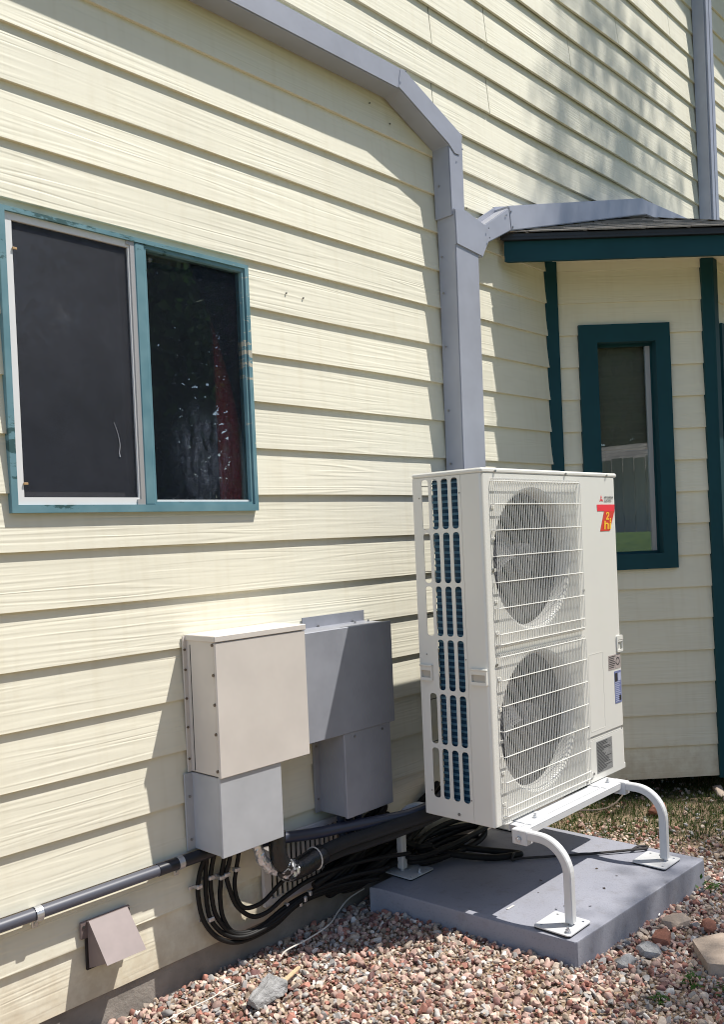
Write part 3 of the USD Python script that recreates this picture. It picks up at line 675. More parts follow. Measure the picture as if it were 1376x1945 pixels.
obj('foil_sleeve', crumple(tube([(2.019, -.1, .37), (2.025, -.1, .332), (2.041, -.1, .285), (2.079, -.1, .238), (2.115, -.1, .215)], [.017, .018, .021, .020, .018], 14, sub=8), .006, 90, 3), M['foil'], ls)
obj('foil_bend', tube([(2.105, -.12, .37), (2.101, -.12, .309), (2.117, -.115, .252), (2.150, -.11, .215), (2.20, -.11, .200)], [.030, .032, .034, .034, .034], 14), M['tape'], ls, smooth=40)
obj('foil_collar', crumple(tube([(2.122, -.112, .240), (2.150, -.108, .214), (2.178, -.106, .202)], [.036, .040, .041], 18, sub=10), .014, 75, 9), usdkit.material(stage, '/World/Looks/torn_foil', {
    'g': ('geometry', {}), 'n': ('noise_texture', {'scale': 46.0, 'detail': 3.0}), 'r': ('rgb_ramp', {'ramp': [(.50, (.012, .012, .013)), (.56, (.62, .63, .66))]}), 'k': ('map_range', {'from_min': .50, 'from_max': .56, 'to_min': 0.0, 'to_max': .8, 'clamp': True}),
    'p': ('principled_bsdf', {'roughness': .22})}, [('g.position', 'n.vector'), ('n.fac', 'r.fac'), ('r.color', 'p.base_color'), ('n.fac', 'k.value'), ('k.result', 'p.metallic')], surface='p.BSDF'), ls)
a = np.linspace(0, 2 * np.pi, 20)
obj('cable_tie', tube([(2.285 + .0 * t, -.118 + .0415 * math.cos(t), .2165 + .0415 * math.sin(t)) for t in a], .003, 6, sub=1), M['wirew'], ls)
CB = {
 'a': [(1.85, -.05, .37), (1.845, -.03, .33), (1.824, -.022, .272), (1.815, -.022, .205), (1.83, -.03, .11), (1.886, -.04, .033), (1.975, -.05, -.006), (2.117, -.06, .002), (2.243, -.07, .047), (2.431, -.08, .044), (2.609, -.12, .034)],
 'b': [(1.862, -.05, .37), (1.855, -.03, .328), (1.851, -.022, .267), (1.849, -.022, .194), (1.857, -.03, .11), (1.91, -.04, .040), (1.988, -.062, .010), (2.118, -.07, .020), (2.258, -.08, .062), (2.452, -.09, .056), (2.613, -.14, .042)],
 'c': [(1.885, -.05, .37), (1.88, -.03, .313), (1.870, -.024, .252), (1.871, -.024, .186), (1.884, -.03, .11), (1.938, -.045, .035), (2.025, -.06, .012), (2.145, -.068, .038), (2.286, -.078, .073), (2.473, -.1, .083), (2.625, -.16, .081)],
 'd': [(1.93, -.05, .37), (1.925, -.03, .292), (1.916, -.024, .238), (1.907, -.024, .165), (1.914, -.03, .090), (1.95, -.045, .033), (2.05, -.055, .018), (2.186, -.06, .054), (2.318, -.08, .075), (2.563, -.1, .065), (2.657, -.16, .082)],
 'e': [(1.95, -.05, .37), (1.943, -.04, .292), (1.934, -.03, .244), (1.947, -.03, .183), (1.971, -.04, .117), (2.029, -.05, .065), (2.095, -.06, .064), (2.17, -.08, .103), (2.303, -.1, .136), (2.546, -.12, .128), (2.745, -.2, .119)],
 'f': [(1.99, -.05, .37), (1.984, -.04, .297), (1.98, -.03, .249), (1.969, -.03, .195), (1.975, -.04, .135), (2.006, -.05, .104), (2.072, -.06, .107), (2.134, -.08, .154), (2.18, -.1, .19)]}
cl = {'a': 'outermost of the black cables looping down left below the pale box', 'b': 'second black cable from the left below the pale box, clipped lower than the rest', 'c': 'third black cable from the left below the pale box',
      'd': 'fourth black cable from the left, bending at the bottom of the pale box loop', 'e': 'black cable making the shorter loop back up to the right below the pale box', 'f': 'rightmost grey black cable curling up behind the foil bend'}
for k, P in CB.items():
    t = thing('power_cable', cl[k], 'cable', tuple(P[3]), 'black cables below the pale box')
    obj('cable_sheath', tube(P, .0085 if k != 'f' else .008, 12), M['cable'], t, smooth=40)
    i = {'a': 2, 'b': 4, 'c': 2, 'd': 2, 'e': 2, 'f': 2}[k]
    c = np.array(P[i]) + (0.55 * (np.array(P[i + 1]) - np.array(P[i])) if k in 'a' else 0)
    obj('cable_clip', cat_(bx(c[0] - .012, c[0] + .012, c[1] - .0115, c[1] + .012, c[2] - .008, c[2] + .008, .003), bx(c[0] - .034, c[0] - .010, -.013, -.007, c[2] - .006, c[2] + .006, .001)), M['galv'], t)
    if k in 'abcd':
        c = np.array(P[8 if k != 'd' else 7]); obj('cable_clip', bx(c[0] - .007, c[0] + .007, c[1] - .011, c[1] + .011, c[2] - .011, c[2] + .011, .003), M['galv'], t)
# the coil of spare cable on the pad below the unit
def coil(cx, cy_, cz, rx, ry, rz, turns, tilt, seed):
    r_ = np.random.default_rng(seed); P = []
    for t in np.linspace(0, 2 * np.pi * turns, int(26 * turns)):
        k = 1 + .20 * math.sin(t * .43 + seed) + .05 * math.sin(t * 1.7 + 2 * seed)
        P.append((cx + rx * k * math.cos(t), cy_ + ry * k * math.sin(t), max(.013, cz + rz * math.sin(t + tilt) + .016 * t / 6.28 + .006 * math.sin(t * 2.3 + seed))))
    return P
ct = [('big loop of spare black cable lying on the pad under the outdoor unit', (3.10, -.13, .02, .24, .07, .006, 4.6, .3, 4), .012),
      ('upright bundle of looped black cable leaning on the foundation left of the stand leg', (2.58, -.050, .11, .17, .02, .10, 5.2, 1.57, 2), .014),
      ('upright bundle of looped black cable behind the rear stand leg', (2.93, -.035, .10, .22, .018, .10, 5.2, 1.57, 5), .014),
      ('slack loop of black hose piled between the wall and the pad', (2.66, -.050, .03, .22, .030, .03, 4.2, .9, 3), .014)]
for l, a, r in ct:
    top('cable_coil', tube(coil(*a), r, 10, sub=2), M['cable'], l, 'cable coil', 'coils of spare cable by the pad', smooth=40)
top('black_hose', tube([(2.30, -.09, .10), (2.45, -.09, .13), (2.62, -.07, .16), (2.80, -.06, .13), (2.95, -.16, .06), (3.10, -.32, .022), (3.215, -.41, .020), (3.225, -.385, .020), (3.16, -.29, .03), (3.06, -.15, .05)], .014, 12), M['cable'], 'black hose dropping from the wall and doubling back on the pad under the unit', 'hose', smooth=40)
# straight risers below the dark lower box
rs = thing('riser_pipes', 'short black pipes dropping out of the dark lower box to the insulated lines', 'pipe', (2.55, -.08, .22))
for x in (2.47, 2.515, 2.565): obj('pipe', tube([(x, -.08, .36), (x, -.085, .29), (x - .01, -.1, .23)], .017, 12), M['flex'], rs, smooth=40)

# ---------------------------------------------------------------- dryer hood and crawl space vent
hd = thing('vent_hood', 'faded mauve plastic dryer vent hood on the lower siding', 'vent hood', (1.46, 0, .1))
HX0, HX1 = 1.398, 1.532
sp_ = Polygon([(-.0135, .098), (-.128, .150), (-.128, .160), (-.030, .262), (-.0135, .262)])
obj('hood_side', sideprism(Polygon([(-.014, .110), (-.120, .155), (-.028, .258), (-.014, .258)]), HX0, HX0 + .003), M['hood'], hd)
obj('hood_side', sideprism(Polygon([(-.014, .110), (-.120, .155), (-.028, .258), (-.014, .258)]), HX1 - .003, HX1), M['hood'], hd)
obj('hood_top', sideprism(Polygon([(-.014, .258), (-.028, .262), (-.128, .152), (-.124, .150), (-.027, .256), (-.014, .254)]), HX0 - .002, HX1 + .002), M['hood'], hd)
obj('wall_flange', bx(1.376, 1.552, -.013, -.003, .205, .258, .002), M['hood'], hd)
obj('wall_flange', bx(1.392, 1.540, -.0125, -.003, .104, .2045, .001), M['hooddark'], hd)
screws([cyl((1.386, -.013, .243), (0, -1, 0), .0045, .003, 8), cyl((1.545, -.013, .248), (0, -1, 0), .005, .003, 8)], M['seam'], hd)
vt = thing('foundation_vent', 'white slatted crawl space vent behind the cables under the boxes', 'vent', (2.34, 0, .06))
VX0, VX1, VZ0, VZ1 = 2.118, 2.56, .058, .30
obj('frame', wallprism(sbox(VX0, VZ0, VX1, VZ1).difference(sbox(VX0 + .034, VZ0 + .022, VX1 - .02, VZ1 - .02)), -.018, -.002), M['ventw'], vt)
obj('backing', bx(VX0 + .03, VX1 - .016, -.006, -.004, VZ0 + .02, VZ1 - .018), M['black'], vt)
x = VX0 + .048
while x < VX1 - .03:
    obj('slat', bx(x, x + .012, -.016, -.0065, VZ0 + .022, VZ1 - .02, .001), M['ventslat'], vt); x += .0255

# ---------------------------------------------------------------- the pad
pad = [(2.604, -.095), (2.616, -.128), (2.652, -.72), (2.676, -.990), (2.684, -.997), (3.672, -1.036), (3.684, -1.026), (3.655, -.10), (3.62, -.075)]
pp = Polygon(pad)
pv_, pf_ = [], []
lay = [(.0, -.30), (.0, -.007), (-.002, -.002), (-.007, .0)]
ringp = [np.array(pp.buffer(o, join_style=1, quad_segs=3).exterior.coords)[:-1] if o == 0 else None for o, _ in lay]
base_ring = np.array(pp.buffer(.0).exterior.coords)[:-1]
cen = base_ring.mean(0)
for o, z in lay:
    d = base_ring - cen; d = d / np.linalg.norm(d, axis=1, keepdims=True)
    pv_.append(np.c_[base_ring + d * o * 1.3, np.full(len(base_ring), z)])
n_ = len(base_ring); Vp = np.vstack(pv_ + [np.array([[*cen, .0015]])]); Fp = []
for l in range(len(lay) - 1):
    for j in range(n_):
        k = (j + 1) % n_; Fp += [[l * n_ + j, (l + 1) * n_ + k, l * n_ + k], [l * n_ + j, (l + 1) * n_ + j, (l + 1) * n_ + k]]
for j in range(n_): Fp.append([(len(lay) - 1) * n_ + j, len(Vp) - 1, (len(lay) - 1) * n_ + (j + 1) % n_])
top('equipment_pad', (Vp, np.array(Fp)), M['pad'], 'blue grey equipment pad lying in the gravel under the outdoor unit', 'pad', smooth=35)

# ---------------------------------------------------------------- the stand
st = thing('unit_stand', 'white tubular steel stand bolted to the pad and carrying the outdoor unit', 'stand', (3.16, -.5, 0))
RZ0, RZ1 = .278, .318
for (ya, yb) in ((-.750, -.660), (-.334, -.245)):
    rail = obj('rail', cat_(bx(2.788, 3.516, ya, yb, RZ1 - .006, RZ1 - .002, .001), bx(2.788, 3.516, ya, ya + .004, RZ0 + .012, RZ1 - .0065), bx(2.788, 3.516, yb - .004, yb, RZ0 + .012, RZ1 - .0065), bx(2.788, 3.516, ya + .030, ya + .036, RZ1 - .0017, RZ1 + .002)), M['stand'], st)
    for xs in (2.83, 3.47): obj('slot', bx(xs, xs + .075, (ya + yb) / 2 - .004, (ya + yb) / 2 + .004, RZ1 - .0017, RZ1 - .0008), M['seam'], rail)
def arc(yc, zc, r, s, n=12):
    return [(yc + s * r * math.sin(t), zc + r * math.cos(t)) for t in np.linspace(0, np.pi / 2, n)]
for lx, s, yr in ((2.765, -1, -.70), (3.540, -1, -.70), (2.80, 1, -.30), (3.545, 1, -.30)):
    px_ = lx
    yp = -.925 if s < 0 else -.105
    path = [(yr, .300)] + arc(yp - s * .115, .300 - .115, .115, s) + [(yp, .06), (yp, .022)]
    leg = obj('leg', square_tube(path, (lx - .016, lx + .016, .032)), M['stand'], st)
    clev_y = -.735 if s < 0 else -.265
    obj('clevis', bx(lx - .0215, lx + .0215, clev_y - .032, clev_y + .032, .264, .3185, .003), M['stand'], leg)
    obj('bolt', cat_(cyl((lx - .0215, clev_y, .286), (-1, 0, 0), .011, .008, 6), cyl((lx - .0295, clev_y, .286), (-1, 0, 0), .006, .006, 8)), M['galv'], leg)
    obj('levelling_bolt', cyl((lx, yp, .006), (0, 0, 1), .009, .03, 8), M['galv'], leg)
    pc = {(2.765, -1): (2.757, -.895), (3.540, -1): (3.526, -.893), (2.80, 1): (2.82, -.125), (3.545, 1): (3.56, -.125)}[(lx, s)]
    pl = rrect(pc[0] - .077, pc[1] - .074, pc[0] + .077, pc[1] + .074, .012)
    hol = unary_union([Point(pc[0] + a * .055, pc[1] + b * .052).buffer(.005) for a in (-1, 1) for b in (-1, 1)] + [Point(*pc).buffer(.004)])
    fp = obj('foot_plate', flatprism(pl.difference(hol), .0075, .0115), M['stand'], st)
    obj('rubber_mat', flatprism(pl.buffer(-.002), .0018, .0072), M['rubber'], fp)
    bxp = (pc[0] + .055, pc[1] - .052) if lx < 3 else (pc[0] + .055, pc[1] + .052)
    bxp = (pc[0] - .0, pc[1] - .058) if lx == 2.80 else ((pc[0] + .060, pc[1] - .056) if lx < 3 else (pc[0] + .058, pc[1] + .0))
    if lx == 2.765: bxp = (pc[0] - .055, pc[1] - .055)
    obj('anchor_bolt', cat_(cyl((*bxp, .0115), (0, 0, 1), .012, .003, 12), cyl((*bxp, .0145), (0, 0, 1), .009, .008, 6), cyl((*bxp, .0225), (0, 0, 1), .005, .008, 8)), M['galv'], fp)

# ---------------------------------------------------------------- the outdoor unit
UX, UY, UZ = 2.697, -.664, .324
UW, UD, UH = 1.05, .33, 1.338
unit = thing('heat_pump_unit', 'ivory two fan outdoor heat pump unit with wire grilles and a red 7 emblem', 'heat pump', (UX, UY, UZ))
def uo(name, mesh, m, parent=unit, smooth=False, label=None):
    v, f = arr(mesh); return obj(name, (v + [UX, UY, UZ], f), m, parent, smooth, label)
ZT = 1.3185
# left side panel with the slots
slots = []
rows_ = [(1.116, 1.310), (.909, 1.103), (.704, .896), (.494, .690), (.282, .479), (.070, .266)]
cols_ = [(.252, .285), (.206, .2365), (.1575, .1885), (.1105, .141)]
for ri, (a, b) in enumerate(rows_):
    for ci, (c, d) in enumerate(cols_):
        if ci == 0 and ri == 3: continue
        slots.append(rrect(c, a, d, b, .0125))
uo('side_panel', sideprism(sbox(.0962, .0, UD, ZT - .0008).difference(unary_union(slots)), 0.0, .0018), M['unitw'])
# wrapped front corner and front panel
def corner_profile(r=.016, n=8):
    out = [(0.0, .0952)] + [(r - r * math.cos(t), r - r * math.sin(t)) for t in np.linspace(0, np.pi / 2, n)] + [(.0448, 0.0)]
    inn = [(.0448, .002)] + [(r - (r - .002) * math.cos(t), r - (r - .002) * math.sin(t)) for t in np.linspace(np.pi / 2, 0, n)] + [(.002, .0952)]
    return Polygon(out + inn)
uo('corner_panel', flatprism(corner_profile(), 0, ZT - .0008), M['unitw'], smooth=30)
FCX, FZ1, FZ2, FR = .338, .985, .342, .283
fan_holes = unary_union([Point(FCX, z).buffer(FR, quad_segs=20) for z in (FZ1, FZ2)])
uo('front_panel', wallprism(sbox(.045, 0, .7035, ZT - .0008).difference(fan_holes), 0, .002), M['unitw'])
rc = [(.7037, .0)] + [(UW - .03 + .03 * math.sin(t), .03 - .03 * math.cos(t)) for t in np.linspace(0, np.pi / 2, 8)] + [(UW, UD)]
rin = [(UW - .002, UD)] + [(UW - .03 + .028 * math.sin(t), .03 - .028 * math.cos(t)) for t in np.linspace(np.pi / 2, 0, 8)] + [(.7037, .002)]
uo('service_panel', flatprism(Polygon(rc + rin), .1965, ZT - .0008), M['unitw'], smooth=30)
rc2 = [(x_, y_ + .0012 * (y_ < .02)) for x_, y_ in rc]
uo('lower_panel', flatprism(Polygon(rc + rin), 0, .1785), M['unitw'], smooth=30)
uo('panel_step', flatprism(Polygon([(.7037, .004), (UW - .034, .004), (UW - .006, .034), (UW - .006, UD), (UW - .012, UD), (UW - .012, .04), (UW - .04, .010), (.7037, .010)]), .1787, .1963), M['unitw'])
uo('pressed_panel', wallprism(rrect(.735, .215, .865, .55, .006).difference(rrect(.7375, .2175, .8625, .5475, .005)), -.0006, .0005), M['unitw'])
# lid
uo('top_lid', bx(-.003, UW + .003, -.003, UD + .003, ZT, UH, .006), M['unitw'])
uo('lid_screw', cat_(*[cyl((x_, -.003, ZT + .007), (0, -1, 0), .005, .005, 8) for x_ in (.085, .60, .955)]), M['screw'])
uo('base_pan', bx(.004, UW - .004, .004, UD - .002, -.004, .022, .003), M['unitw'])
for xa in (.20, .78):
    uo('mounting_foot', cat_(bx(xa - .075, xa + .075, -.075, .05, -.009, -.0045, .001), cyl((xa, -.045, -.0045), (0, 0, 1), .009, .008, 6), cyl((xa, -.045, .0035), (0, 0, 1), .005, .012, 8)), M['stand'])
    uo('mounting_foot', cat_(bx(xa - .075, xa + .075, UD - .05, UD + .075, -.009, -.0045, .001), cyl((xa, UD + .045, -.0045), (0, 0, 1), .009, .008, 6)), M['stand'])
# coil seen through the slots
coil_n = uo('coil', cat_(bx(.020, .045, .100, .246, .03, 1.305), bx(.045, .72, .222, .246, .03, 1.305)), M['coil'])
uo('coil_tubes', cat_(*[tube([(.019, .102, z), (.019, .245, z)],   .0055, 6, sub=1) for z in np.arange(.045, 1.30, .0245)]), M['coiltube'], coil_n, smooth=40)
# back: corner post and guard wires
uo('rear_post', cat_(bx(.0024, .030, UD - .012, UD - .0005, .03, ZT - .004)), M['unitw'])
uo('rear_panel', cat_(bx(.70, UW - .004, UD - .006, UD - .001, .0, ZT - .001)), M['unitw'])
uo('rear_guard', cat_(*[tube([(x_, UD - .004, .02), (x_, UD - .004, 1.31)], .0015, 6, sub=1) for x_ in np.arange(.05, .70, .05)], *[tube([(.02, UD - .004, z), (.70, UD - .004, z)], .0015, 6, sub=1) for z in np.arange(.10, 1.30, .17)]), M['seam'])
uo('divider', bx(.714, .718, .01, UD - .01, .022, ZT - .002), M['unitinside'])
uo('fan_chamber', cat_(bx(.05, .713, .216, .220, .022, 1.31), bx(.048, .050, .01, .22, .022, 1.31)), M['unitinside'])
# fans
for zc in (FZ1, FZ2):
    # bell mouth: flared white ring
    prof = [(FR + .002, .0005), (FR - .004, .002), (FR - .013, .010), (FR - .018, .024), (FR - .019, .060), (FR - .016, .060), (FR - .015, .024), (FR - .010, .011), (FR + .002, .004)]
    n = 56; V, F = [], []
    for j in range(n):
        t = 2 * np.pi * j / n
        for (r, y) in prof: V.append([FCX + r * math.cos(t), y, zc + r * math.sin(t)])
    m_ = len(prof)
    for j in range(n):
        for i in range(m_ - 1):
            a_, b_ = j * m_ + i, ((j + 1) % n) * m_ + i
            F += [[a_, a_ + 1, b_ + 1], [a_, b_ + 1, b_]]
    uo('bell_mouth', (np.array(V), np.array(F)), M['unitw'], smooth=40)
    hub = uo('fan', cat_(tube([(FCX, .030, zc), (FCX, .034, zc), (FCX, .10, zc)], [.045, .062, .064], 24, sub=1), tube([(FCX, .10, zc), (FCX, .21, zc)], .04, 16, sub=1)), M['unitdark'], smooth=40)
    for b_ in range(3):
        V, F = [], []; nr, na = 7, 9
        for i in range(nr):
            r = .06 + (.252 - .06) * i / (nr - 1)
            for j in range(na):
                s = j / (na - 1) - .5; wd = math.radians(88) * (.55 + .45 * i / (nr - 1))
                t = b_ * 2 * np.pi / 3 + .5 + s * wd + .35 * (i / (nr - 1)) ** 2
                V.append([FCX + r * math.cos(t), .075 - s * .085 + .01 * math.sin(3 * s), zc + r * math.sin(t)])
        for i in range(nr - 1):
            for j in range(na - 1):
                a_ = i * na + j; F += [[a_, a_ + 1, a_ + na + 1], [a_, a_ + na + 1, a_ + na]]
        V = np.array(V); F = np.array(F)
        uo('fan_blade', (np.vstack([V, V + [0, .003, 0]]), np.vstack([F, F[:, ::-1] + len(V)])), M['unitdark'], hub, smooth=40)
    uo('hub_cap', cyl((FCX, .030, zc), (0, -1, 0), .010, .012, 10), M['screw'], hub)
# wire fan guards
for (za, zb, hs) in ((.662, 1.300, np.arange(.713, 1.28, .0975)), (.018, .640, np.arange(.062, .62, .0955))):
    wv = []
    xs = np.linspace(.062, .694, 52)
    for x_ in xs:
        wv.append(tube([(x_, -.001, za), (x_, -.012, za + .004), (x_, -.016, za + .024), (x_, -.016, zb - .024), (x_, -.012, zb - .004), (x_, -.001, zb)], .0017, 5, sub=1))
    g = uo('fan_guard', cat_(*wv), M['unitwire'], smooth=40)
    for z in [za + .012, *hs, zb - .012]:
        yy = -.0175 if za + .02 < z < zb - .02 else -.0150
        uo('rod', tube([(.056, .0, z), (.058, yy + .004, z), (.064, yy - .001, z), (.688, yy - .001, z), (.697, yy + .004, z), (.7, -.001, z)],   .0019, 7, sub=1), M['unitwire'], g, smooth=40)
    for z in np.arange(za + .05, zb, .118):
        uo('spacer', cat_(bx(.054, .070, -.004, -.0005, z, z + .012, .001)), M['unitwire'], g)
# carrying handles on the left side
def handle(y0_, y1_, z0_, z1_):
    fr = sideprism(rrect(y0_ - .006, z0_ - .012, y1_ + .006, z1_ + .016, .004).difference(rrect(y0_, z0_, y1_, z1_, .002)), -.010, -.0003)
    h = uo('handle', cat_(fr, bx(-.014, -.0003, y0_ - .008, y1_ + .008, z1_ + .016, z1_ + .022, .002)), M['unitw'])
    uo('recess', bx(-.0016, -.0004, y0_, y1_, z0_, z1_), mat('handle_recess_%d' % (y0_ * 1000), (.50, .46, .40), .5), h)
handle(.012, .074, .540, .568); handle(.270, .316, .540, .568)
uo('latch', cat_(wallprism(rrect(.992, .530, 1.046, .604, .006).difference(rrect(1.000, .540, 1.044, .585, .004)), -.006, -.0004), bx(1.000, 1.044, -.005, -.0004, .575, .583, .001)), M['unitw'])
uo('latch_slot', bx(1.004, 1.010, -.0022, -.0006, .545, .572), M['seam'])
uo('panel_screw', cat_(*[cyl((x_, -.0008, z), (0, -1, 0), .006, .004, 8) for x_, z in ((.715, .245), (.716, .83), (.742, .035), (.72, .02), (.685, .013), (.05, .955), (.048, .60))]), M['screw'])
uo('side_screw', cat_(*[cyl((-.0003, y_, z), (-1, 0, 0), .003, .002, 8) for y_, z in ((.102, 1.25), (.103, .62), (.104, .085), (.292, .63), (.294, .095), (.298, 1.24))], cyl((-.0003, .165, .022), (-1, 0, 0), .006, .003, 10)), M['screw'])
# emblem, lettering and stickers (flat print on the panel)
def uflat(poly, y=-.0012, t=.0008): return wallprism(poly, y, y + t)
seven_top = Polygon([(.8625, 1.197), (1.026, 1.197), (1.023, 1.167), (.8651, 1.168)])
seven_leg = Polygon([(.9269, 1.1674), (1.0229, 1.1669), (.9725, 1.079), (.8844, 1.079)])
em = uo('seven_emblem', uflat(seven_top), M['red'])
uo('emblem_leg', uflat(seven_leg), M['dred'], em)
def text_on(txt, x_, z, h, bold=False, sx=1.0, slant=0.0):
    m = meshkit.text_mesh(txt, h, .0005, bold); v = np.array(m.vertices)
    return trimesh.Trimesh(np.stack([x_ + v[:, 0] * sx + slant * v[:, 1], -.0016 - v[:, 2], z + v[:, 1]], 1), m.faces, process=False)
uo('emblem_print', cat_(text_on('2.', .934, 1.130, .032, True, 1.35, .12), text_on('hi', .914, 1.088, .036, True, 1.75, .12)), M['yellow'], em)
dia = []
cx_, cz_ = .9054, 1.2205
for a_ in (90, 210, 330):
    t = math.radians(a_); d = np.array([math.cos(t), math.sin(t)]); nrm = np.array([-d[1], d[0]])
    L = .0175; q = [np.array([cx_, cz_]), np.array([cx_, cz_]) + d * L * .5 + nrm * L * .2887, np.array([cx_, cz_]) + d * L, np.array([cx_, cz_]) + d * L * .5 - nrm * L * .2887]
    dia.append(uflat(Polygon([tuple(p_) for p_ in q])))
uo('three_diamond_mark', cat_(*dia), M['red'])
uo('maker_lettering', cat_(text_on('MITSUBISHI', .9315, 1.2245, .0088, False, 1.12), text_on('ELECTRIC', .9315, 1.2095, .0088, False, 1.12)), M['ink'])
r1 = uo('warning_label', uflat(sbox(.912, .458, 1.024, .523)), M['label_rose'])
uo('label_print', cat_(*[uflat(sbox(.918 + .0, z, .96 + rng.uniform(0, .02), z + .0035), -.0016, .0003) for z in np.arange(.466, .515, .008)], uflat(Point(.998, .49).buffer(.018).difference(Point(.998, .49).buffer(.013)), -.0016, .0003)), M['ink'], r1)
b1 = uo('energy_label', uflat(sbox(.962, .302, 1.024, .447)), M['label_blue'])
for q in (sbox(.966, .40, .990, .438), sbox(1.000, .312, 1.018, .335)): uo('label_print', uflat(q, -.0016, .0003), M['ink'], b1)
uo('label_print', cat_(*[uflat(sbox(.966, z, .985 + rng.uniform(.0, .034), z + .003), -.0016, .0003) for z in np.arange(.31, .395, .0085)], uflat(sbox(.994, .402, 1.02, .436), -.0016, .0003)), M['label_pale'], b1)
g1 = uo('instruction_label', uflat(sbox(.7745, .028, .9155, .166)), M['label_grey'])
uo('label_print', cat_(*[uflat(sbox(.780, z, .80 + rng.uniform(.02, .108), z + .0028), -.0016, .0003) for z in np.arange(.034, .160, .0062)]), M['ink'], g1)

# ---------------------------------------------------------------- loose things on the ground
rodp = [(3.235, -.395, .018), (3.19, -.405, .030), (3.165, -.412, .012), (3.20, -.428, .012), (3.30, -.515, .010), (3.45, -.655, .010), (3.575, -.765, .012), (3.62, -.80, .012), (3.645, -.795, .012), (3.625, -.765, .012), (3.575, -.762, .012)]
top('iron_stake', tube(rodp, .0055, 8, sub=6), M['iron'], 'thin rusty iron stake with a looped end lying across the pad', 'iron stake', smooth=40)
top('paint_chip', bx(2.755, 2.80, -.665, -.657, .002, .003), M['wirew'], 'small white sliver lying on the pad in front of the unit', 'chip')
top('white_wire', tube([(1.45, -.20, GZ + .02), (1.523, -.19, -.068), (1.607, -.183, -.066), (1.726, -.19, -.064), (1.80, -.178, -.066), (1.863, -.168, -.075)], .0020, 6), M['wirew'], 'straight white wire on the sunlit gravel at the bottom left', 'wire')
top('white_wire', tube([(2.09, -.125, -.085), (2.122, -.122, -.072), (2.222, -.128, -.066), (2.35, -.111, -.062), (2.453, -.061, -.058), (2.545, -.03, -.045), (2.633, -.036, -.03)], .0028, 6), M['wirew'], 'curved white wire on the shaded gravel beside the pad', 'wire')
top('dry_twig', tube([(3.75, -.12, -.05), (3.95, -.2, -.02), (4.15, -.33, -.03), (4.30, -.36, .02), (4.45, -.30, .05)], .004, 6), M['bark'], 'thin dry twig on the ground behind the stand', 'twig')
def rock(c, s, seed, n=26, rot=0.0, flat=False):
    r_ = np.random.default_rng(seed); p = r_.normal(size=(n, 3)); p /= np.linalg.norm(p, axis=1, keepdims=True)
    p *= r_.uniform(.82, 1.0, (n, 1)); p = np.sign(p) * np.abs(p) ** (.55 if flat else .8) * s
    cr, sr = math.cos(rot), math.sin(rot); p = np.stack([p[:, 0] * cr - p[:, 1] * sr, p[:, 0] * sr + p[:, 1] * cr, p[:, 2]], 1)
    return trimesh.convex.convex_hull(p + np.array(c))
ck = rock((0, 0, 0), (.088, .046, .030), 27, n=20, flat=True).subdivide().subdivide(); v = np.array(ck.vertices)
v = v + (meshkit.fbm(v * 45, 3, 4)[:, None] - .5) * .012; v[:, 1] *= 1 + .3 * v[:, 0] / .088
a_ = .28; v = np.stack([v[:, 0] * math.cos(a_) - v[:, 1] * math.sin(a_), v[:, 0] * math.sin(a_) + v[:, 1] * math.cos(a_), v[:, 2]], 1)
top('concrete_chunk', (v + [1.882, -.285, -.078], ck.faces), M['chunk'], 'grey broken chunk of concrete on the sunlit gravel', 'concrete chunk')
sm = Polygon([(1.955, -.296), (2.062, -.262), (2.068, -.252), (2.058, -.246), (1.95, -.280)])
top('wood_stick', flatprism(sm, -.074, -.070), M['stick'], 'pale flat wood stick against the concrete chunk', 'stick')
fs = Polygon([(3.075, -1.232), (3.185, -1.29), (3.26, -1.42), (3.15, -1.52), (2.985, -1.44), (2.935, -1.345)])
fs_m = flatprism(fs.buffer(-.012).buffer(.012), -.125, -.068)
top('flagstone', fs_m, M['stone'], 'tan flagstone at the right edge of the gravel', 'stone')
for l, c, s, sd, m_, rot, fl in (('flat buff stone tucked under the right side of the pad', (3.24, -1.10, -.095), (.062, .042, .020), 3, 'stone', -.3, True),
                           ('dark red broken stone beside the pad edge', (3.08, -1.12, -.092), (.062, .036, .022), 5, 'redstone', .2, True),
                           ('rough grey stone under the front right edge of the pad', (2.96, -1.12, -.096), (.055, .045, .022), 8, 'chunk', .8, False),
                           ('reddish stone lying in the gravel right of the pad', (3.28, -1.21, -.098), (.045, .03, .022), 11, 'redstone', .5, False),
                           ('small grey stone by the front corner of the pad', (2.83, -1.10, -.098), (.05, .036, .022), 14, 'chunk', .1, False),
                           ('pinkish stone half hidden in the grass right of the stand', (4.45, -.47, -.09), (.085, .05, .04), 17, 'redstone', .3, False),
                           ('pale brick piece beside the grass under the bay', (4.95, -.60, -.09), (.07, .03, .03), 19, 'stone', .6, True)):
    top('stone', rock(c, s, sd, rot=rot, flat=fl), M[m_], l, 'stone', 'loose stones around the pad')

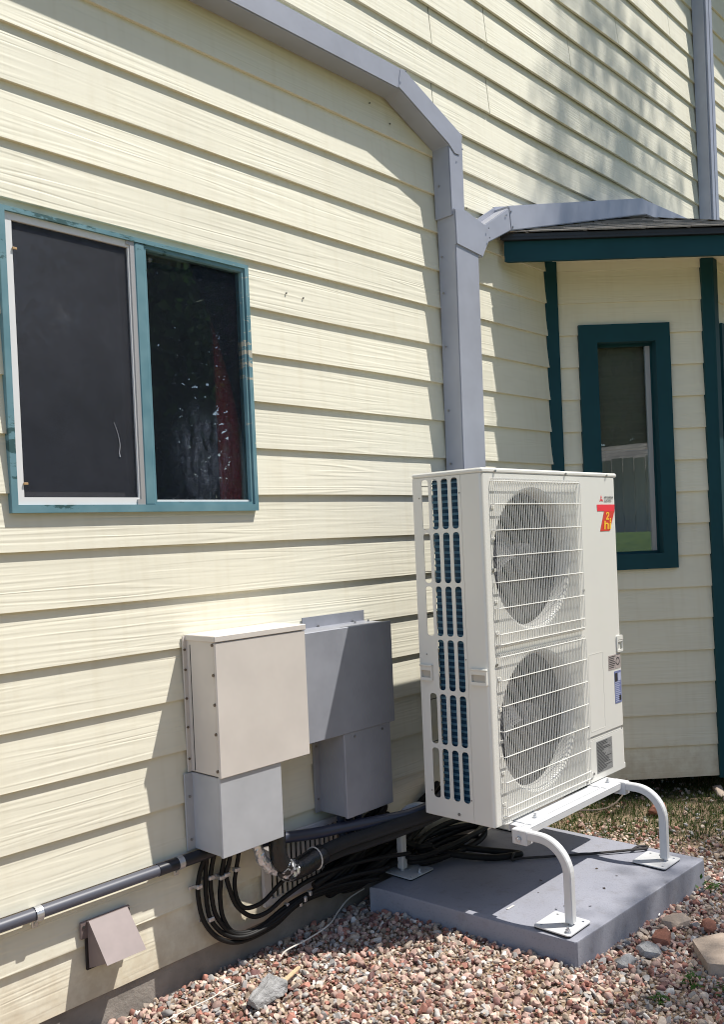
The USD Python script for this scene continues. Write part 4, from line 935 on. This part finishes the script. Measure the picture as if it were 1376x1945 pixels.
# ---------------------------------------------------------------- gravel
def view_xy(P):
    d = P - CAM; z = d @ fw; return np.stack([PW / 2 + PPX + FPX * (d @ R_) / z, PH / 2 + PPY - FPX * (d @ U_) / z], 1), z
gi = UsdGeom.PointInstancer.Define(stage, '/World/gravel')
tag(gi.GetPrim(), 'mixed pink, cream and grey gravel around the pad and along the foundation', 'gravel', kind='stuff')
PC = [('cream', (.54, .44, .355), .20), ('buff', (.44, .34, .255), .19), ('pink', (.47, .315, .26), .23), ('brick', (.34, .155, .115), .15), ('grey', (.34, .32, .30), .12), ('maroon', (.18, .09, .08), .05), ('white', (.68, .64, .59), .05)]
protos, weights = [], []
for nm, col, wt in PC:
    pm = mat('pebble_' + nm, col, .78, var=.28, vscale=80, rnd=.34)
    for k in range(3):
        r_ = np.random.default_rng(100 + len(protos)); n = (18, 12, 14)[k]
        p = r_.normal(size=(n, 3)); p /= np.linalg.norm(p, axis=1, keepdims=True); p *= r_.uniform(.85, 1.05, (n, 1)) * np.array([1.0, .80, .64])
        h = trimesh.convex.convex_hull(p); h = h.subdivide() if k == 0 else h; h = trimesh.smoothing.filter_laplacian(h, .5, iterations=1) if k == 0 else h
        path = f'/World/gravel/pebble_{len(protos):03d}' if protos else '/World/gravel/pebble'
        usdkit.mesh(stage, path, h, pm, smooth=(60, 25, 35)[k]); protos.append(path); weights.append(wt / 3)
sp = .0147
X, Y = np.meshgrid(np.arange(1.1, 5.2, sp), np.arange(-2.1, .02, sp)); X, Y = X.ravel(), Y.ravel()
X = X + rng.uniform(-.5, .5, len(X)) * sp; Y = Y + rng.uniform(-.5, .5, len(Y)) * sp
px, zc = view_xy(np.stack([X, Y, np.full(len(X), GZ)], 1))
ok = (zc > .2) & (px[:, 0] > -130) & (px[:, 0] < PW + 220) & (px[:, 1] < PH + 240) & (Y < .004)
padp = pp.buffer(-.02)
import shapely
ok &= ~shapely.contains_xy(padp, X, Y)
# the gravel thins out into soil and grass to the right
gr = meshkit.noise(np.stack([X * 2.5, Y * 2.5, 0 * X], 1), 12)
thin = np.clip((X + .9 * Y - 3.05 + .9 * (gr - .5)) / .55, 0, 1)
ok &= rng.random(len(X)) > thin * .93
X, Y = X[ok], Y[ok]
n = len(X)
s = np.clip(rng.lognormal(np.log(.0097), .38, n), .005, .021)
q = rng.normal(size=(n, 4)) * [1, .35, .35, 1]; q /= np.linalg.norm(q, axis=1, keepdims=True)
Zg = ground_z(X, Y) + s * .25 + rng.uniform(0, .012, n) + .012 * np.exp(-((Y + .02) / .05) ** 2) * 0
gi.CreatePositionsAttr(Vt.Vec3fArray.FromNumpy(np.stack([X, Y, Zg], 1).astype(np.float32)))
gi.CreateScalesAttr(Vt.Vec3fArray.FromNumpy((s[:, None] * rng.uniform(.85, 1.2, (n, 3))).astype(np.float32)))
gi.CreateOrientationsAttr(Vt.QuathArray([Gf.Quath(float(a), float(b), float(c), float(d)) for a, b, c, d in q]))
gi.CreateProtoIndicesAttr(Vt.IntArray([int(i) for i in rng.choice(len(protos), n, p=np.array(weights) / sum(weights))]))
gi.CreatePrototypesRel().SetTargets([Sdf.Path(p) for p in protos])

# ---------------------------------------------------------------- grass, weeds, litter
def blades(pts, hmin, hmax, w, lean, seed):
    r_ = np.random.default_rng(seed); V, F = [], []
    for (x_, y_) in pts:
        z = float(ground_z(x_, y_)) - .004; h = r_.uniform(hmin, hmax); a_ = r_.uniform(0, 6.28); l = lean * r_.uniform(.3, 1.6) * h
        d = np.array([math.cos(a_), math.sin(a_), 0]); sd = np.array([-d[1], d[0], 0]) * w * r_.uniform(.6, 1.3)
        b_ = np.array([x_, y_, z]); m = b_ + d * l * .35 + [0, 0, h * .6]; t = b_ + d * l + [0, 0, h * r_.uniform(.75, 1)]
        i = len(V); V += [b_ - sd, b_ + sd, m + sd * .7, m - sd * .7, t]; F += [[i, i + 1, i + 2], [i, i + 2, i + 3], [i + 3, i + 2, i + 4]]
    return np.array(V), np.array(F)
gp = []
r2 = np.random.default_rng(21)
while len(gp) < 17000:
    x_, y_ = r2.uniform(3.5, 5.6), r2.uniform(-1.6, .0)
    d_ = (x_ + .9 * y_ - 3.05) / .7 + .9 * (float(meshkit.noise(np.array([x_ * 4, y_ * 4, 1.0]), 31)) - .5)
    if pp.buffer(.02).contains(Point(x_, y_)) or r2.random() > np.clip(d_, 0, 1): continue
    gp.append((x_, y_))
top('grass', blades(gp, .012, .050, .0022, .9, 5), M['grass'], 'patchy short grass between the gravel and the bay', 'grass', kind='stuff')
def weed(label, x_, y_, n, h, seed):
    r_ = np.random.default_rng(seed)
    t = thing('weed', label, 'weed', (x_, y_, GZ), 'weeds in the gravel')
    obj('stem', cat_(*[tube([(x_, y_, GZ), (x_ + .4 * a_, y_ + .4 * b_, GZ + h * .5), (x_ + a_, y_ + b_, GZ + h)], .0012, 5, sub=2) for a_, b_ in r_.normal(size=(4, 2)) * h * .3]), M['weed'], t)
    V, F = [], []
    for i in range(n):
        c = np.array([x_, y_, GZ + .008]) + r_.normal(size=3) * [h * .35, h * .35, 0] + [0, 0, r_.uniform(.1, 1) * h]
        d = r_.normal(size=3) * [1, 1, .5]; d /= np.linalg.norm(d); sd = np.cross(d, [0, 0, 1]); sd /= np.linalg.norm(sd); L = r_.uniform(.012, .026)
        k = len(V); V += [c, c + d * L * .5 + sd * L * .28, c + d * L, c + d * L * .5 - sd * L * .28]; F += [[k, k + 1, k + 2], [k, k + 2, k + 3]]
    obj('leaves', (np.array(V), np.array(F)), M['weed'], t)
weed('small green weed in the gravel left of the flagstone', 2.83, -1.33, 34, .05, 1)
weed('green weed sprouting in front of the flagstone', 2.84, -1.45, 30, .045, 2)
weed('tuft of weeds at the right corner of the pad', 3.60, -1.09, 40, .05, 3)
weed('light green weed in the dark gap under the bay', 4.55, -.02, 30, .08, 4)
weed('tiny weed at the lower right of the gravel', 2.66, -1.30, 22, .035, 5)
pts = []
V, F = [], []
r_ = np.random.default_rng(44)
for i in range(90):
    if i < 14: x_, y_, z = r_.uniform(2.75, 3.5), r_.uniform(-.95, -.5), .003
    else:
        x_, y_ = r_.uniform(1.5, 4.4), r_.uniform(-1.5, -.05); z = GZ + .03
        if pp.buffer(.01).contains(Point(x_, y_)): continue
    c = np.array([x_, y_, z]); a_ = r_.uniform(0, 6.28); L = r_.uniform(.008, .022); d = np.array([math.cos(a_), math.sin(a_), r_.uniform(-.1, .3)]); sd = np.array([-d[1], d[0], r_.uniform(-.2, .2)])
    k = len(V); V += [c, c + d * L * .5 + sd * L * .25, c + d * L, c + d * L * .5 - sd * L * .25 + [0, 0, .002]]; F += [[k, k + 1, k + 2], [k, k + 2, k + 3]]
top('leaf_litter', (np.array(V), np.array(F)), M['litter'], 'scattered dry leaf bits on the pad and gravel', 'leaf litter', kind='stuff')

# ---------------------------------------------------------------- the yard behind the camera (seen in the panes) and the tree that shades the corner
def tree(label, base, h, lobes, nleaf, seed, leaf=.075):
    r_ = np.random.default_rng(seed); b = np.array(base, float)
    t = thing('tree', label, 'tree', tuple(b))
    limbs = [tube([b, b + [.05, .04, h * .25], b + [0, 0, h * .5], b + [.1, -.1, h * .8]], [.16, .13, .10, .04], 10, sub=3)]
    for c, s_l in lobes:
        c = np.array(c, float); f0 = b + [0, 0, h * .3 + .25 * max(0, c[2] - h * .5)]
        limbs.append(tube([f0, (f0 + c) / 2 + [0, 0, -.2], c], [.06, .04, .015], 7, sub=3))
    obj('trunk', cat_(*limbs), M['bark'], t, smooth=40)
    V, F = [], []
    tot = sum(s_l[0] * s_l[1] * s_l[2] for _, s_l in lobes)
    for c, s_l in lobes:
        m = int(nleaf * (s_l[0] * s_l[1] * s_l[2]) / tot)
        cl_ = r_.normal(size=(max(6, m // 55), 3)); cl_ /= np.linalg.norm(cl_, axis=1, keepdims=True); cl_ *= r_.uniform(.25, 1, (len(cl_), 1))
        for i in range(m):
            p = np.array(c) + (cl_[r_.integers(len(cl_))] + r_.normal(size=3) * .13) * s_l
            d = r_.normal(size=3); d /= np.linalg.norm(d); e = np.cross(d, r_.normal(size=3)); e /= np.linalg.norm(e); L = leaf * r_.uniform(.7, 1.3)
            k = len(V); V += [p, p + d * L * .5 + e * L * .3, p + d * L, p + d * L * .5 - e * L * .3]; F += [[k, k + 1, k + 2], [k, k + 2, k + 3]]
    obj('crown', (np.array(V), np.array(F)), M['leaf'], t)
tree('leafy shade tree standing in the yard to the right of the gravel', (8.2, -5.2, GZ), 12.0,
     [((5.95, -4.5, 7.7), (.9, .7, .6)), ((6.65, -4.65, 7.9), (.9, .6, .6)), ((7.5, -4.9, 8.4), (1.1, .9, .9)), ((8.6, -3.6, 12.6), (.85, .7, 1.2)), ((9.6, -4.2, 11.5), (1.0, .9, 1.0)), ((9.0, -5.6, 10.0), (1.2, 1.2, 1.2)), ((9.8, -5.8, 8.0), (1.2, 1.2, 1.0))], 22000, 3)
tree('dark dense tree behind the neighbouring house', (-4.5, -24, 1.0), 11, [((-4.5, -24, 7.5), (4, 3, 4)), ((-8, -23, 6.5), (3, 3, 3.2)), ((-1, -25, 6.5), (3, 3, 3.2))], 15000, 4, .62)
tree('wide dark tree in front of the fence on the right of the yard', (11, -11, 1.0), 9, [((9.0, -11, 4.6), (2.2, 2.0, 3.2)), ((12.5, -10.5, 4.8), (2.4, 2.0, 3.4)), ((11, -11.5, 7.4), (2.6, 2, 2.2)), ((7.4, -11.2, 3.4), (1.8, 1.2, 2.2)), ((10.5, -11.0, 2.6), (3.6, 1.0, 1.4))], 27000, 5, .20)
fe = thing('wooden_fence', 'weathered board fence across the back of the lawn', 'fence', (0, -12, 1.0))
for i in range(150):
    x_ = -12 + i * .24
    obj('fence_board', bx(x_, x_ + .225, -12.0, -11.98, 1.2, 2.75 + .02 * math.sin(i * 2.3), .004), M['plank'], fe)
obj('rail', cat_(bx(-12, 24, -12.05, -12.001, 1.55, 1.64), bx(-12, 24, -12.05, -12.001, 2.4, 2.49)), M['plank'], fe)
nh = thing('neighbour_house', 'low neighbouring house with a long shingled roof behind the fence', 'house', (0, -18, 1.0))
obj('wall', bx(-11, 12, -20, -15.2, 1.0, 2.6), M['nwall'], nh)
obj('roof', sideprism(Polygon([(-14.6, 2.55), (-17.6, 3.55), (-20.6, 2.55), (-20.6, 2.45), (-14.6, 2.45)]), -11.5, 12.5), usdkit.material(stage, '/World/Looks/far_shingle', {
    'g': ('geometry', {}), 'mp': ('mapping', {'rotation': (1.5708, 0, 0), 'scale': (1, 1, 1)}), 'br': ('brick_texture', {'color1': (.30, .27, .24), 'color2': (.20, .18, .165), 'mortar': (.08, .07, .065), 'scale': 2.2, 'mortar_size': .02}),
    'p': ('principled_bsdf', {'roughness': .9})}, [('g.position', 'mp.vector'), ('mp.vector', 'br.vector'), ('br.color', 'p.base_color')], surface='p.BSDF'), nh)
